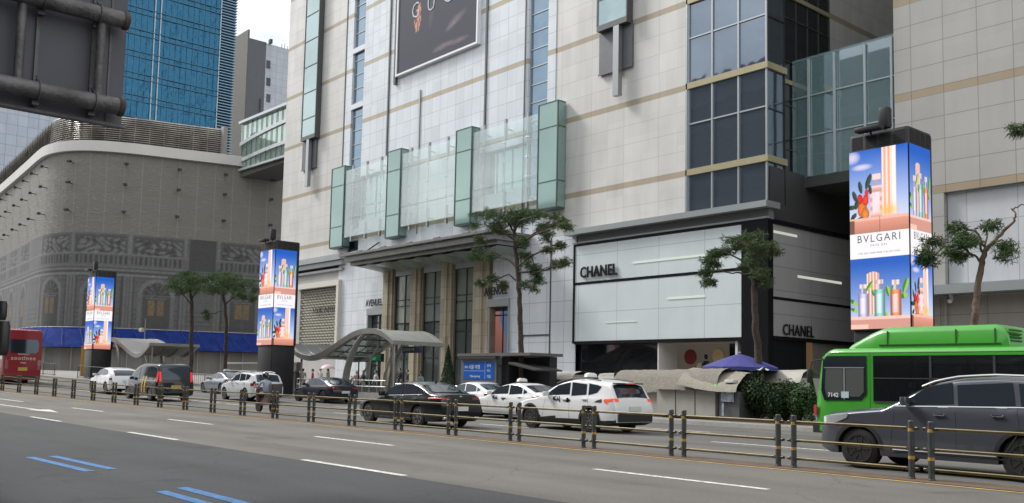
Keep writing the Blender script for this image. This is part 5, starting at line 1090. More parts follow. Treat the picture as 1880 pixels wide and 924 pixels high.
b.box((.35,-1.204,.62),(9.1,-1.198,.63)); b.box((1.82-.006,-1.204,1.16),(1.82+.006,-1.198,2.5)); b.box((.35,-1.2,2.52),(9.1,-1.19,2.535)); b.build('panel_seam',mat('seam_dark_green',(.01,.08,.006),.6),gbus)
o=txt('bus_side_lettering','7142',.22,(0,0,0),FRONT,mat('bus_white_letter',(.7,.7,.7),.5),gbus,.002,1.0,.006); o.location=(2.1,-1.21,.82)
b=MB(); b.rbox((.62,-.9,2.63),(.06,.05,.03),.02); b.build('marker_lamp',mat('amber_lens',(.6,.16,.03),.3),gbus,smooth=True)
b=MB(); b.box((.05,-1.12,.55),(.11,-.98,.95)); b.build('headlight',M_head,gbus); b=MB(); b.box((.04,-1.19,.72),(.12,-1.13,1.0)); b.build('side_reflector',mat('red_reflector',(.5,.06,.04),.3),gbus)
b=MB(); b.box((-.02,-1.15,.2),(.4,1.15,.5)); b.build('bumper',M_plast,gbus)
for xx in (2.2,7.2):
    for sg in (-1,1): wheel(gbus,xx,sg*(W_/2-.18),.46,.26,M_rimd,sg,8)
    b=MB(); b.lathe([(.54,-W_/2-.006),(.54,-W_/2+.004)],(xx,0,.46),28,axis='y'); b.build('wheel_arch',M_plast,gbus)
b=MB(); b.tube([(.35,-1.15,2.35),(.05,-1.28,2.3),(-.02,-1.3,2.0)],.025,6); b.rbox((-.02,-1.3,1.85),(.06,.10,.2),.05); b.build('wing_mirror',M_plast,gbus,smooth=True)
P_red=mat('red_coach_paint',(.22,.004,.010),.4,0,.3,coat=.2,var=.05)
def coach(label,loc,rz,col,H=3.75,L=11.5,mir=False):
    t=thing('coach',label,'bus',loc,rz); W=2.5
    b=MB(); bus_shell(b,L,W,.32,H,rr=.25); b.build('body',col,t,smooth=True)
    b=MB(); b.prism([(-.95,2.35),(-.98,2.95),(-.85,3.2),(.85,3.2),(.98,2.95),(.95,2.35),(.8,2.22),(-.8,2.22)],'x',L-.02,L+.012); b.build('rear_window',M_cg,t)
    for sg in (-1,1):
        b=MB(); b.box((1.3,sg*(W/2-.01),1.75),(L-.4,sg*(W/2+.012),2.95)); b.build('side_window',M_cg,t)
        b=MB(); b.box((L-.01,sg*.95,1.05),(L+.015,sg*1.15,1.75)); b.build('tail_light',M_tld,t)
        for xx in (2.2,7.8): wheel(t,xx,sg*(W/2-.2),.5,.3,M_rimd,sg,8)
    b=MB(); b.box((.1,-1.1,1.4),(.16,1.1,3.1)); o=b.build('windshield',M_cg,t); o.rotation_euler=(0,.08,0)
    b=MB(); b.box((L-.02,-.95,.4),(L+.02,.95,.62)); b.build('bumper',M_plast,t)
    b=MB(); b.box((L,-.3,.98),(L+.02,.3,1.22)); b.build('number_plate',M_ply,t)
    return t
cw=coach('dark red coach seen from behind with pale script below its rear window',(-85.0,17.45,.57),0,P_red,3.95)
wl=mat('coach_letter_cream',(.55,.50,.42),.5)
for body,sz,z in (('SUNVINAS',.14,2.10),('sootlnee',.40,1.74),('7900',.17,1.48)):
    o=txt('coach_lettering',body,sz,(0,0,0),SIDE,wl,cw,.004,1.15,.004,'CENTER'); o.location=(11.53,.0,z)
# vehicle waiting just outside the left edge; only its mirror reaches into view
oc=coach('dark bus at the left edge of the picture, only its black door mirror in view',(-9.75,.60,0),pi,mat('dark_bus_paint',(.03,.03,.035),.4),H=3.2,L=9)
b=MB(); b.tube([(.3,-1.0,2.0),(-.1,-1.3,2.05),(-.3,-1.44,2.08)],.03,8)
b.rbox((-.30,-1.46,1.82),(.07,.055,.155),.045); b.rbox((-.30,-1.44,2.07),(.06,.04,.085),.035); b.tube([(.1,-1.1,1.7),(-.28,-1.42,1.7)],.02,6)
b.build('wing_mirror',mat('mirror_black',(.012,.012,.013),.35),oc,smooth=True)
b=MB(); b.box((-.235,-1.50,1.72),(-.228,-1.43,1.93)); b.build('mirror_glass',mat('mirror_face',(.35,.37,.38),.1,.6),oc)
# ================================================================== wave roofed subway canopies
M_sh=mat('canopy_aluminium',(.30,.30,.28),.42,.55,var=.12,vs=1.2); M_shd=mat('canopy_dark_edge',(.13,.13,.125),.4,.5); M_shg=glassmat('canopy_roof_glass',(.34,.40,.38),.30,.05,.8); M_stn=mat('stair_wall_stone',(.30,.295,.28),.6,var=.08,vs=2)
def spline(pts,n=48):
    xs=[p[0] for p in pts]; X=np.linspace(xs[0],xs[-1],n); Z=np.interp(X,xs,[p[1] for p in pts]); k=np.hanning(7); k/=k.sum(); Z2=np.convolve(np.pad(Z,3,mode='reflect',reflect_type='odd'),k,'valid'); return list(zip(X,Z2))
def resamp(pts,n):
    m=len(pts)-1; out=[]
    for k in range(n):
        t=k/(n-1)*m; i=min(int(t),m-1); u=t-i; p0=pts[max(i-1,0)]; p1=pts[i]; p2=pts[i+1]; p3=pts[min(i+2,m)]
        out.append(tuple(.5*((2*p1[q])+(-p0[q]+p2[q])*u+(2*p0[q]-5*p1[q]+4*p2[q]-p3[q])*u*u+(-p0[q]+3*p1[q]-3*p2[q]+p3[q])*u**3) for q in (0,1)))
    return out
def wave_canopy(label,prof,depth,Y0,X0,zg,strong,eave,legs,glass0,glass1):
    t=thing('wave_roof_canopy',label,'canopy',(X0,Y0,zg),0)
    P_=[(x-X0,z-zg) for x,z in spline(prof)]; n=len(P_)
    b=MB()
    for y in (0,depth-.3):
        up=[(x,z) for x,z in P_]; dn=[(x,z-.26-.10*sin(pi*i/(n-1))) for i,(x,z) in enumerate(P_)]
        vs=[(x,y,z) for x,z in up]+[(x,y,z) for x,z in dn]+[(x,y+.28,z) for x,z in up]+[(x,y+.28,z) for x,z in dn]
        fs=[]
        for i in range(n-1): fs+=[(i,i+1,n+i+1,n+i),(2*n+i,3*n+i,3*n+i+1,2*n+i+1),(i,2*n+i,2*n+i+1,i+1),(n+i,n+i+1,3*n+i+1,3*n+i)]
        fs+=[(0,n,3*n,2*n),(n-1,3*n-1,4*n-1,2*n-1)]; b.add(vs,fs)
    b.build('edge_beam',M_sh,t,smooth=True,ang=50)
    i0,i1=int(n*glass0),int(n*glass1)
    def roof(a,c,m,nm,dz):
        r=MB(); vs=[]; 
        for i in range(a,c+1):
            x,z=P_[i]; vs+=[(x,.28,z+dz),(x,depth-.3,z+dz),(x,depth-.3,z+dz-.06),(x,.28,z+dz-.06)]
        fs=[]; m_=c-a
        for i in range(m_):
            for q in range(4): fs.append((i*4+q,i*4+(q+1)%4,i*4+4+(q+1)%4,i*4+4+q))
        fs+=[(0,1,2,3),(m_*4+3,m_*4+2,m_*4+1,m_*4)]; r.add(vs,fs); return r.build(nm,m,t,smooth=True,ang=50)
    if i0>0: roof(0,i0,M_shd,'roof_panel',-.12)
    roof(i0,i1,M_shg,'roof_glass',-.05)
    if i1<n-1: roof(i1,n-1,M_sh,'roof_panel',-.05)
    b=MB()
    for k in range(i0,i1,4): x,z=P_[k]; b.box((x-.04,.28,z-.22),(x+.04,depth-.3,z-.12))
    for y in (.28+(depth-.6)*q/3 for q in (1,2)): b.tube([(x,y,z-.16) for x,z in P_[::3]],.04,5)
    b.build('roof_rib',M_shd,t)
    x,z=P_[-1]; b=MB(); b.box((x-.12,-.05,z-.22),(x+.12,depth+.05,z-.0)); b.build('eave_beam',M_sh,t)
    for pts,r0,r1 in legs:
        for y in (.14,depth-.15):
            b=MB(); b.tube([(px_-X0,y,pz-zg) for px_,pz in resamp(pts,14)],list(np.linspace(r0,r1,14)),10); b.build('leg',M_sh,t,smooth=True)
    return t
PB=[(-57.4,3.85),(-56.5,3.3),(-55.6,3.02),(-54.3,2.85),(-53.2,2.98),(-52.3,3.2),(-50.6,3.8),(-49.4,4.2),(-48.6,4.38),(-47.5,4.47),(-46.6,4.42),(-45.6,4.15),(-44.7,3.68)]
B=wave_canopy('large wave roofed subway canopy with curved legs, in front of the store entrance',PB,3.6,29.6,-51,.14,1,0,[([(-47.9,4.15),(-48.5,3.75),(-49.3,2.9),(-49.8,1.8),(-50.05,.16)],.13,.24)],.35,.78)
b=MB(); 
for x in (-55.6,-44.8): b.tube([(x+51,.2,0),(x+51,.2,2.9 if x<-50 else 3.5)],.07,8)
b.tube([(6.2,3.4,0),(6.2,3.4,3.5)],.06,8); b.tube([(4.4,.3,3.3),(2.6,.3,1.4)],.05,6); b.tube([(3.6,.3,2.6),(3.4,.3,0)],.05,6); b.tube([(5.9,.4,3.2),(5.0,.4,1.6),(4.8,.4,0)],[.06,.09,.12],6)
b.pieces('support_post',M_sh,B,1,smooth=True)
b=MB(); b.box((-5.2,.1,0),(5.6,.3,.55)); b.box((-5.2,3.3,0),(5.6,3.5,.9)); b.build('stair_parapet',M_stn,B)
b=MB(); 
for k in range(14): b.tube([(-5.1+k*.8,.2,.55),(-5.1+k*.8,.2,1.25)],.025,5)
for z in (1.25,.9): b.tube([(-5.1,.2,z),(5.4,.2,z)],.028,5)
b.build('handrail',M_steel,B)
sg_=mat('sign_navy',(.012,.022,.07),.4)
b=MB(); b.box((7.1,1.5,2.78),(8.9,1.6,3.16)); o=b.build('exit_sign',sg_,B); 
q=txt('sign_lettering','을지로입구역',.2,(0,0,0),FRONT,mat('sign_white_text',(.6,.6,.6),.5),o,.002,1); q.location=(7.2,1.49,2.9)
o.location=(-2.0,0,.1)
PA=[(-87.1,3.85),(-86.3,4.2),(-85.3,4.45),(-83.9,4.6),(-82.5,4.55),(-81.2,4.35),(-79.7,3.92),(-78.2,3.45),(-76.9,3.12),(-76.2,3.05),(-75.4,3.12),(-74.4,3.5),(-73.5,3.92)]
A=wave_canopy('smaller pale wave roofed canopy at the left, behind the black van',PA,3.9,26.3,-80,.75,1,0,[([(-82.1,4.4),(-81.4,3.8),(-80.8,2.9),(-80.5,.8)],.14,.2),([(-86.2,4.0),(-85.2,3.1),(-84.2,2.0),(-84.1,.8)],.06,.10)],.02,.03)
b=MB(); b.box((-5.0,.1,0),(5.6,.3,.6)); b.box((-5.0,3.6,0),(5.6,3.8,.8)); b.build('stair_parapet',M_stn,A)
b=MB(); b.tube([(6.3,.3,0),(6.3,.3,3.0)],.07,8); b.tube([(6.3,3.5,0),(6.3,3.5,3.0)],.07,8); b.tube([(-3.6,3.6,0),(-3.6,3.6,3.4)],.07,8); b.pieces('support_post',M_sh,A,1,smooth=True)
# green running-text bus sign
gs=thing('led_bus_sign','small dark sign with glowing green bus text under the large wave canopy','sign',(-52.5,33.4,.14))
b=MB(); b.box((-2.3,-.1,2.45),(1.0,.1,2.98)); b.build('housing',M_blk,gs); b=MB(); b.tube([(-1.9,0,0),(-1.9,0,2.5)],.05,6); b.tube([(.7,0,0),(.7,0,2.5)],.05,6); b.build('post',M_dkframe,gs)
b=MB(); b.box((-2.22,-.115,2.5),(.92,-.102,2.93)); b.build('screen',emit('dark_green_screen',(.005,.05,.02),1),gs)
o=txt('sign_lettering','STOP 롯데백화점',.34,(0,0,0),FRONT,emit('green_led_text',(.02,.42,.15),1),gs,.002,1.0,.003); o.location=(-2.15,-.12,2.60)
# ================================================================== kiosk with blue notice board
kk=thing('street_kiosk','dark street kiosk with a big blue notice board facing the road','kiosk',(-37.7,30.3,.14))
b=MB(); b.box((-1.45,-.06,.2),(1.45,.06,2.62)); b.box((-1.45,.06,.2),(-1.3,1.3,2.62)); b.build('board_case',mat('kiosk_case',(.16,.165,.165),.45,.4),kk)
b=MB(); b.box((-1.55,-.25,2.62),(4.2,1.9,2.76)); b.box((-1.5,-.2,2.5),(1.5,.1,2.62)); b.build('roof',mat('kiosk_roof',(.15,.145,.14),.5,.3),kk)
b=MB(); b.box((-1.2,-.075,1.42),(1.28,-.062,2.34)); bd=b.build('blue_board',mat('notice_blue',(.015,.10,.42),.25,0,.6),kk)
lw=mat('notice_white',(.55,.6,.68),.5)
for body,sz,x,z in (('≡≡ 서울 여행',.24,-1.12,1.98),('Myeong-dong',.15,-.65,1.55),('안내',.17,.72,2.08),('버스',.15,.74,1.83),('지도',.18,.74,1.52)):
    o=txt('notice_lettering',body,sz,(0,0,0),FRONT,lw,bd,.001,1,.003); o.location=(x,-.08,z)
b=MB(); b.box((.56,-.078,1.44),(.575,-.0755,2.32)); b.box((-1.18,-.078,1.86),(.56,-.0755,1.875)); b.build('board_line',lw,bd)
b=MB(); b.box((1.46,.3,.1),(2.0,1.6,2.6)); b.box((2.9,1.2,.1),(4.0,1.7,2.6)); b.box((2.0,1.3,.1),(2.9,1.4,2.6)); b.build('kiosk_cabin',mat('kiosk_dark',(.035,.035,.04),.4,.2),kk)
b=MB(); b.prism([(3.0,2.3),(4.9,1.95),(4.9,1.88),(3.0,2.2)],'y',-.6,1.2); b.build('awning',mat('kiosk_awning',(.04,.04,.042),.6),kk)
# ================================================================== street food carts and covers
M_cart=mat('cart_panel',(.36,.35,.32),.55,.1,var=.06,vs=2,bump=.2,bs=3); M_cart2=mat('cart_panel_dark',(.10,.10,.11),.5,var=.15); M_straw=mat('straw_tarp',(.19,.175,.15),.9,var=.14,vs=7,bump=.6,bs=12)
M_cream=mat('cart_cover_cream',(.42,.40,.36),.6,var=.08)
def cart(label,x,y,w,h,tilt,cover,lean=.0,dep=1.5,top=.4,group='covered street food carts'):
    t=thing('food_cart',label,'street cart',(x,y,.14),0,group)
    b=MB(); b.box((0,0,.12),(w,dep,h)); b.build('cabinet',M_cart,t)
    b=MB(); 
    for k in range(1,max(2,int(w/1.0))): b.box((k*w/max(2,int(w/1.0))-.015,-.012,.14),(k*w/max(2,int(w/1.0))+.015,-.002,h-.05))
    for k in range(4): b.lathe([(.09,-.03),(.09,.03)],(.25+(w-.5)*(k%2),.2+(dep-.4)*(k//2),.09),12,axis='y')
    b.build('panel_joint',M_plast,t)
    nx,ny=16,8; rng=random.Random(int(abs(x)*10)); hh=[[rng.uniform(-.014,.014) for _ in range(ny+1)] for _ in range(nx+1)]
    c=MB()
    def P(i,j):
        u=i/nx; v=j/ny; zz=h+top*sin(pi*min(1,v*1.05+.0))**.8+tilt*(u-.5)+hh[i][j]
        if j==0: zz=h-.22+hh[i][j]*2
        if j==ny: zz=h-.1
        return (-.12+(w+.24)*u, -.16+(dep+.32)*v-(.03 if j==0 else 0), zz)
    c.grid(P,nx,ny); c.build('tarpaulin_cover',cover,t,smooth=True,fixn=False); return t
cart('grey panelled food cart under a drooping straw coloured tarpaulin, nearest the road',-26.1,30.6,3.0,1.38,.08,M_straw,top=.66)
cart('straw covered food cart half hidden behind the white taxi SUV',-28.9,31.0,2.6,1.25,.0,M_straw,top=.75)
cart('long cream topped cart with a dark hatch, below the shop window',-31.9,33.2,4.4,1.75,.0,M_cream,top=.12)
cart('pale grey covered cart between the tree trunk and the long cream cart',-36.3,32.6,3.1,1.75,-.05,M_cream,top=.2)
cart('low cream cart beside the parasol',-24.6,33.6,3.4,1.75,.1,M_cream,top=.3)
b=MB(); b.box((-30.9,33.1,.9+.6),(-29.6,33.18,.9+1.1)); tag(b.build('cart_hatch',M_blk),'dark square hatch board leaning on the long cream cart','hatch')
st=thing('produce_stand','cluttered end of the stall with white poly boxes and a green bag','market stall',(-22.9,30.5,.14))
b=MB(); b.box((.0,.1,.1),(.95,1.4,1.15)); b.build('stand_cabinet',M_cart2,st)
b=MB(); 
for (x,z,s) in ((-.9,1.32,.28),(-.3,1.25,.24),(.2,1.2,.2),(.5,1.55,.22)): b.rbox((x,.25,z+.0),(s,.2,.06),.02)
b.pieces('foam_box',mat('foam_white',(.62,.63,.62),.6),st,1,smooth=True)
b=MB(); b.ball((-.1,.1,1.33),(.2,.15,.12)); b.build('green_bag',mat('green_bag',(.04,.30,.04),.5),st,smooth=True)
b=MB(); b.box((.15,-.0,.75),(.75,.02,1.15)); b.box((.2,-.02,.2),(.3,-.0,.7)); b.build('poster_sheet',mat('poster_sheet',(.30,.34,.38),.5,var=.4,vs=9),st)
b=MB(); rg=random.Random(3); hh=[[rg.uniform(-.014,.014) for _ in range(15)] for _ in range(17)]
def P(i,j):
    u,v=i/16,j/14; A=Vector((-24.75,30.28,1.66)).lerp(Vector((-21.95,30.36,1.40)),u); B_=Vector((-25.1,32.1,2.22)).lerp(Vector((-22.3,32.1,2.05)),u); p=A.lerp(B_,v); return (p.x,p.y,p.z+.22*sin(pi*v)+hh[i][j]-.10*sin(pi*u)*(1-v)+(-.12 if j==0 else 0))
b.grid(P,16,14); tag(b.build('woven_tarpaulin',mat('woven_straw_light',(.26,.24,.20),.9,var=.12,vs=9,bump=.6,bs=14),None,smooth=True,fixn=False),'lighter woven straw tarpaulin sagging over the produce end of the stalls','tarpaulin')
for (x,y,z,w_,lb) in ((-24.3,32.4,2.3,1.2,'white plastic sheet folded on top of the stall roofs, below the parasol'),(-22.9,32.2,2.2,.9,'small white sheet lying on the stall roof next to the parasol pole')):
    b=MB(); b.grid(lambda i,j:(x+w_*i/8,y+.5*j/4,z+.06*sin(i*1.7+j)+.05*sin(j*2.1)),8,4); tag(b.build('plastic_sheet',mat('plastic_white',(.62,.65,.66),.4),None,smooth=True,fixn=False),lb,'plastic sheet')
# parasol
pr_=thing('parasol','blue violet stall parasol beside the right hand pine','parasol',(-23.66,33,.14))
b=MB(); n=8; R_=1.62; vs=[(0,0,2.72)]; 
for r,z in ((.6,.42),(.85,.3),(1.0,.12)):
    pass
rings=[[(R_*f*cos(2*pi*k/16+.2)*(1.0 if k%2==0 else .955),R_*f*sin(2*pi*k/16+.2)*(1.0 if k%2==0 else .955),2.72-.58*f**1.15-(.0 if k%2==0 else -.02*f)) for k in range(16)] for f in (.25,.5,.75,1.0)]
rings.append([(x*1.0,y*1.0,z-.14) for x,y,z in rings[-1]])
for r in rings: vs+=r
fs=[(0,1+k,1+(k+1)%16) for k in range(16)]+[(1+i*16+k,1+(i+1)*16+k,1+(i+1)*16+(k+1)%16,1+i*16+(k+1)%16) for i in range(4) for k in range(16)]
b.add(vs,fs); b.build('canopy',mat('parasol_fabric',(.042,.045,.21),.7,var=.08),pr_,fixn=False)
b=MB(); b.tube([(0,0,0),(0,0,2.75)],.03,8); b.ball((0,0,2.76),.05,8); b.build('pole',M_alu,pr_,smooth=True)
b=MB()
for k in range(8): b.tube([(0,0,2.35),(R_*.9*cos(2*pi*k/8+.2),R_*.9*sin(2*pi*k/8+.2),2.2)],.012,4)
b.build('rib',M_alu,pr_)
# ================================================================== railings along the far kerb
def railing(x0,x1,y,label,h=1.05,m=None,y1=None):
    t=thing('kerb_railing',label,'railing',(x0,gy(y,x0),gz(x0)+.14),0); n=int((x1-x0)/.28); b=MB(); c=MB()
    P=lambda x,z:(x-x0,gy(y,x)-gy(y,x0),gz(x)-gz(x0)+z)
    for k in range(n+1): x=x0+(x1-x0)*k/n; (c if k%7==0 else b).tube([P(x,0 if k%7==0 else .12),P(x,h)],.035 if k%7==0 else .010,5)
    m_=m or M_dkframe; c.build('railing_post',m_,t); b2=MB()
    for z in (.12,h): b2.tube([P(x0+(x1-x0)*k/8,z) for k in range(9)],.025,5)
    b2.build('rail',m_,t); b.build('baluster',m_,t); return t
railing(-112,-88,29.6,'black kerb railing at the left beyond the red coach')
railing(-84,-72,29.45,'black kerb railing beside the small wave canopy')
railing(-43.6,-37.9,29.5,'grey kerb railing beyond the roof of the black sedan',m=M_steel)
railing(-71,-58.5,29.5,'kerb railing behind the silver and white cars, left of the middle screen tower')
# ================================================================== people
SKIN=mat('skin',(.45,.27,.19),.55); HAIRB=mat('hair_black',(.012,.010,.009),.5)
def person(label,loc,rz,shirt,trou,hairc=None,h=1.68,pose='stand',arms=None,skin=None):
    s=h/1.70; J={'pel':(0,0,.93),'sp':(0,0,1.12),'ch':(0,0,1.32),'nk':(0,0,1.45),'hd':(.01,0,1.52)}
    R_={'pel':(.15,.11),'sp':(.135,.10),'ch':(.165,.11),'nk':(.055,.055),'hd':(.05,.05)}
    st=.12 if pose=='walk' else 0.0
    for sg,n in ((1,'l'),(-1,'r')):
        J['hip'+n]=(0,.09*sg,.88); J['kn'+n]=(.03+st*sg,.10*sg,.50); J['an'+n]=(-.02+1.6*st*sg,.10*sg,.09); J['to'+n]=(.15+1.6*st*sg,.11*sg,.04)
        J['sh'+n]=(0,.185*sg,1.38); J['el'+n]=(-.02-.5*st*sg,.24*sg,1.11); J['ha'+n]=(.08-.6*st*sg,.23*sg,.86)
        R_['hip'+n]=(.09,.085); R_['kn'+n]=(.058,.058); R_['an'+n]=(.042,.042); R_['to'+n]=(.035,.045); R_['sh'+n]=(.065,.06); R_['el'+n]=(.044,.044); R_['ha'+n]=(.034,.03)
    if pose=='ride':
        J.update({'pel':(0,0,.80),'sp':(.05,0,.98),'ch':(.12,0,1.20),'nk':(.17,0,1.34),'hd':(.2,0,1.40)})
        for sg,n in ((1,'l'),(-1,'r')):
            J['hip'+n]=(.04,.10*sg,.78); J['kn'+n]=(.44,.16*sg,.78); J['an'+n]=(.40,.13*sg,.36); J['to'+n]=(.55,.13*sg,.31)
            J['sh'+n]=(.12,.19*sg,1.27); J['el'+n]=(.28,.25*sg,1.06); J['ha'+n]=(.55,.28*sg,1.05)
    if arms=='up': J['elr']=(.16,-.24,1.22); J['har']=(.20,-.14,1.45)
    names=list(J); E=[('pel','sp'),('sp','ch'),('ch','nk'),('nk','hd')]
    for n in 'lr': E+=[('pel','hip'+n),('hip'+n,'kn'+n),('kn'+n,'an'+n),('an'+n,'to'+n),('ch','sh'+n),('sh'+n,'el'+n),('el'+n,'ha'+n)]
    me=bpy.data.meshes.new('tmp'); me.from_pydata([tuple(c*s for c in J[k]) for k in names],[(names.index(a),names.index(b_)) for a,b_ in E],[])
    o=bpy.data.objects.new('tmp',me); COL.objects.link(o); sk_=o.modifiers.new('s','SKIN'); 
    for i,k in enumerate(names): me.skin_vertices[0].data[i].radius=tuple(r*s for r in R_[k]); me.skin_vertices[0].data[i].use_root=(i==0)
    o.modifiers.new('u','SUBSURF').levels=1
    dg=bpy.context.evaluated_depsgraph_get(); dg.update(); em=bpy.data.meshes.new_from_object(o.evaluated_get(dg)); bpy.data.objects.remove(o)
    hb=MB(); hz=(J['hd'][2]+.10)*s; hx=J['hd'][0]*s; hb.ball((hx+.01,0,hz),(.10*s,.078*s,.125*s),12)
    hb.add([(hx+.10*s,-.012,hz+.01),(hx+.10*s,.012,hz+.01),(hx+.135*s,0,hz-.03),(hx+.10*s,0,hz-.035)],[(0,1,2),(0,2,3),(1,3,2)]); hb.ball((hx,.08*s,hz),(.02,.012,.03),6); hb.ball((hx,-.08*s,hz),(.02,.012,.03),6)
    for sg,n in ((1,'l'),(-1,'r')):
        hx_,hy_,hz_=[c*s for c in J['ha'+n]]; dr=(Vector(J['ha'+n])-Vector(J['el'+n])).normalized()
        for q in range(4): a=Vector((hx_,hy_+(q-1.5)*.018,hz_)); l_=(.075,.085,.08,.065)[q]; hb.tube([a,a+dr*l_*.6,a+dr*l_+Vector((.012,0,-.01))],[.010,.009,.007],5)
        a=Vector((hx_,hy_-sg*.02,hz_)); hb.tube([a,a+dr*.03+Vector((.035,-sg*.015,0))],[.011,.008],5)
    bm=bmesh.new(); bm.from_mesh(em); hm=bpy.data.meshes.new('h'); hm.from_pydata(hb.v,[],hb.f); bm.from_mesh(hm); 
    for f in bm.faces: f.smooth=True
    final=bpy.data.meshes.new('person'); bm.to_mesh(final); bm.free()
    for m in (skin or SKIN,shirt,trou,M_plast): final.materials.append(m)
    wz=(J['pel'][2]+.0)*s; nz_=(J['nk'][2]-.0)*s
    for p in final.polygons:
        c=p.center; far=min((c-Vector([q*s for q in J['ha'+n]])).length for n in 'lr')
        if pose=='ride': p.material_index=0 if (c.z>nz_ or far<.10) else (1 if (c.z>wz-.02 and c.x<.34*s) or (c.z>.98*s) else (3 if c.z<.40*s else 2))
        else: p.material_index=0 if (c.z>nz_+.01 or far<.09*s) else (1 if c.z>wz-.03 or abs(c.y)>.185*s else (3 if c.z<.09*s else 2))
    o=bpy.data.objects.new('person',final); COL.objects.link(o); o.location=loc; o.rotation_euler=(0,0,rz); tag(o,label,'person')
    if hairc is not None:
        b=MB(); b.ball((hx-.015*s,0,hz+.025*s),(.112*s,.092*s,.122*s),12); vs=b.v; keep=[f for f in b.f if sum(vs[i][2] for i in f)/len(f)>hz+.0*s or sum(vs[i][0] for i in f)/len(f)<hx-.03]; b.f=keep; b.mi=[0]*len(keep); b.build('hair',hairc,o,smooth=True,fixn=False)
    return o,(hx,hz,s,J)
W_=lambda c,n:mat(n,c,.8)
o,inf=person('motor scooter rider in a pale blue shirt and black helmet, heading left behind the fence',(-36.45,18.0,gz(-36)),pi,W_((.30,.35,.42),'shirt_pale_blue'),W_((.03,.03,.04),'trousers_dark'),None,1.72,'ride')
b=MB(); b.ball((inf[0]+.0,0,inf[1]+.02),(.16,.14,.165),14); b.build('helmet',mat('helmet_black',(.012,.012,.012),.2,coat=1),o,smooth=True)
sc_=thing('motor_scooter','dark delivery motor scooter with red side panels, ridden behind the median fence','motorcycle',(-36.45,18.0,gz(-36)),pi)
b=MB(); b.prism([(-.65,.72),(-.70,.55),(-.45,.35),(.25,.28),(.38,.36),(.30,.45),(.05,.5),(-.05,.70),(-.3,.78)],'y',-.15,.15); b.build('body',mat('scooter_black',(.02,.018,.02),.3,coat=.7),sc_)
b=MB(); b.prism([(.42,.32),(.52,.34),(.66,.80),(.60,1.0),(.54,1.0),(.50,.7)],'y',-.2,.2); b.build('leg_shield',mat('scooter_red',(.10,.012,.010),.3,coat=.7),sc_)
b=MB(); 
for y in (-.165,.153): b.prism([(-.55,.62),(-.4,.42),(.1,.42),(-.1,.62)],'y',y,y+.012)
b.build('side_panel',mat('scooter_red',(.10,.012,.010)),sc_)
b=MB(); b.rbox((-.12,0,.79),(.42,.14,.05),.05); b.build('seat',M_plast,sc_,smooth=True)
b=MB(); b.rbox((-.72,0,1.0),(.22,.22,.2),.05); b.tube([(-.7,0,.7),(-.7,0,.82)],.05,6); b.build('top_box',mat('box_dark',(.05,.045,.045),.5),sc_,smooth=True)
for x in (-.58,.68): 
    b=MB(); b.lathe([(.16,-.05),(.25,-.05),(.26,0),(.25,.05),(.16,.05)],(x,0,.26),22,axis='y'); w_=b.build('wheel',M_tyre,sc_,smooth=True); b=MB(); b.lathe([(.17,-.03),(.17,.03)],(x,0,.26),14,axis='y'); b.build('rim',M_rimd,w_)
b=MB(); b.tube([(.68,0,.26),(.58,0,.9),(.55,0,1.02)],.03,8); b.tube([(.55,-.32,1.03),(.55,.32,1.03)],.018,6); b.tube([(.56,.25,1.03),(.58,.3,1.22)],.01,5); b.tube([(.56,-.25,1.03),(.58,-.3,1.22)],.01,5); b.rbox((.58,.31,1.24),(.01,.06,.04),.01); b.rbox((.58,-.31,1.24),(.01,.06,.04),.01); b.rbox((.64,0,.95),(.05,.09,.06),.03); b.build('handlebar',M_plast,sc_)
b=MB(); b.rbox((-.73,0,.62),(.02,.08,.04),.015); b.build('tail_light',M_tld,sc_)
M_w1=W_((.6,.6,.6),'shirt_white'); M_d1=W_((.02,.02,.025),'clothes_black'); M_t1=W_((.25,.15,.12),'clothes_brown'); M_p1=W_((.5,.36,.33),'clothes_pink')
def at(px_,Y): p=onY(px_,690,Y); return (p.x,Y,gz(p.x)+.14)
person('pedestrian in a white shirt and dark trousers beside the middle screen tower',at(532,31.2),-.8,M_w1,M_d1,HAIRB,1.78,'walk')
person('pedestrian in dark red top standing just right of the middle screen tower',at(545,32.0),2.0,W_((.20,.05,.06),'top_dark_red'),M_d1,HAIRB,1.65)
o,inf=person('pedestrian in a pink top under a pale umbrella below the large wave canopy',at(602,36.0),.5,M_p1,M_t1,HAIRB,1.66,'stand','up')
lx=o.location; um=thing('umbrella','pale pink umbrella held by a pedestrian below the large wave canopy','umbrella',(lx.x+.1,lx.y-.1,lx.z+1.3))
b=MB(); b.lathe([(.02,.62),(.25,.58),(.42,.48),(.54,.34),(.56,.30)],(0,0,.1),12); b.f=b.f[:-2]; b.mi=b.mi[:-2]; b.build('canopy',mat('umbrella_pink',(.62,.46,.46),.6),um,smooth=True,fixn=False)
b=MB(); b.tube([(0,0,-.1),(0,0,.75)],.01,5); b.build('shaft',M_steel,um)
person('pedestrian in white with folded arms left of the umbrella holder',at(588,36.6),-1.2,M_w1,M_t1,HAIRB,1.68)
person('pedestrian with orange brown hair in a dark top near the curved canopy leg',at(668,34.5),-1.9,M_d1,M_p1,mat('hair_brown',(.25,.10,.03),.6),1.7)
person('pedestrian with orange brown hair walking in pink right of the canopy leg',at(655,34.0),-.4,M_p1,M_w1,mat('hair_brown',(.25,.10,.03),.6),1.62,'walk')
person('person dressed in black on the step at the store entrance doors',(lambda p:(p[0],p[1],.5))(at(734,41.2)),-1.5,M_d1,M_d1,HAIRB,1.78)
person('second person in black on the entrance step, to the right of the first',(lambda p:(p[0],p[1],.5))(at(748,41.2)),-1.9,W_((.04,.035,.05),'clothes_charcoal'),M_d1,HAIRB,1.7)
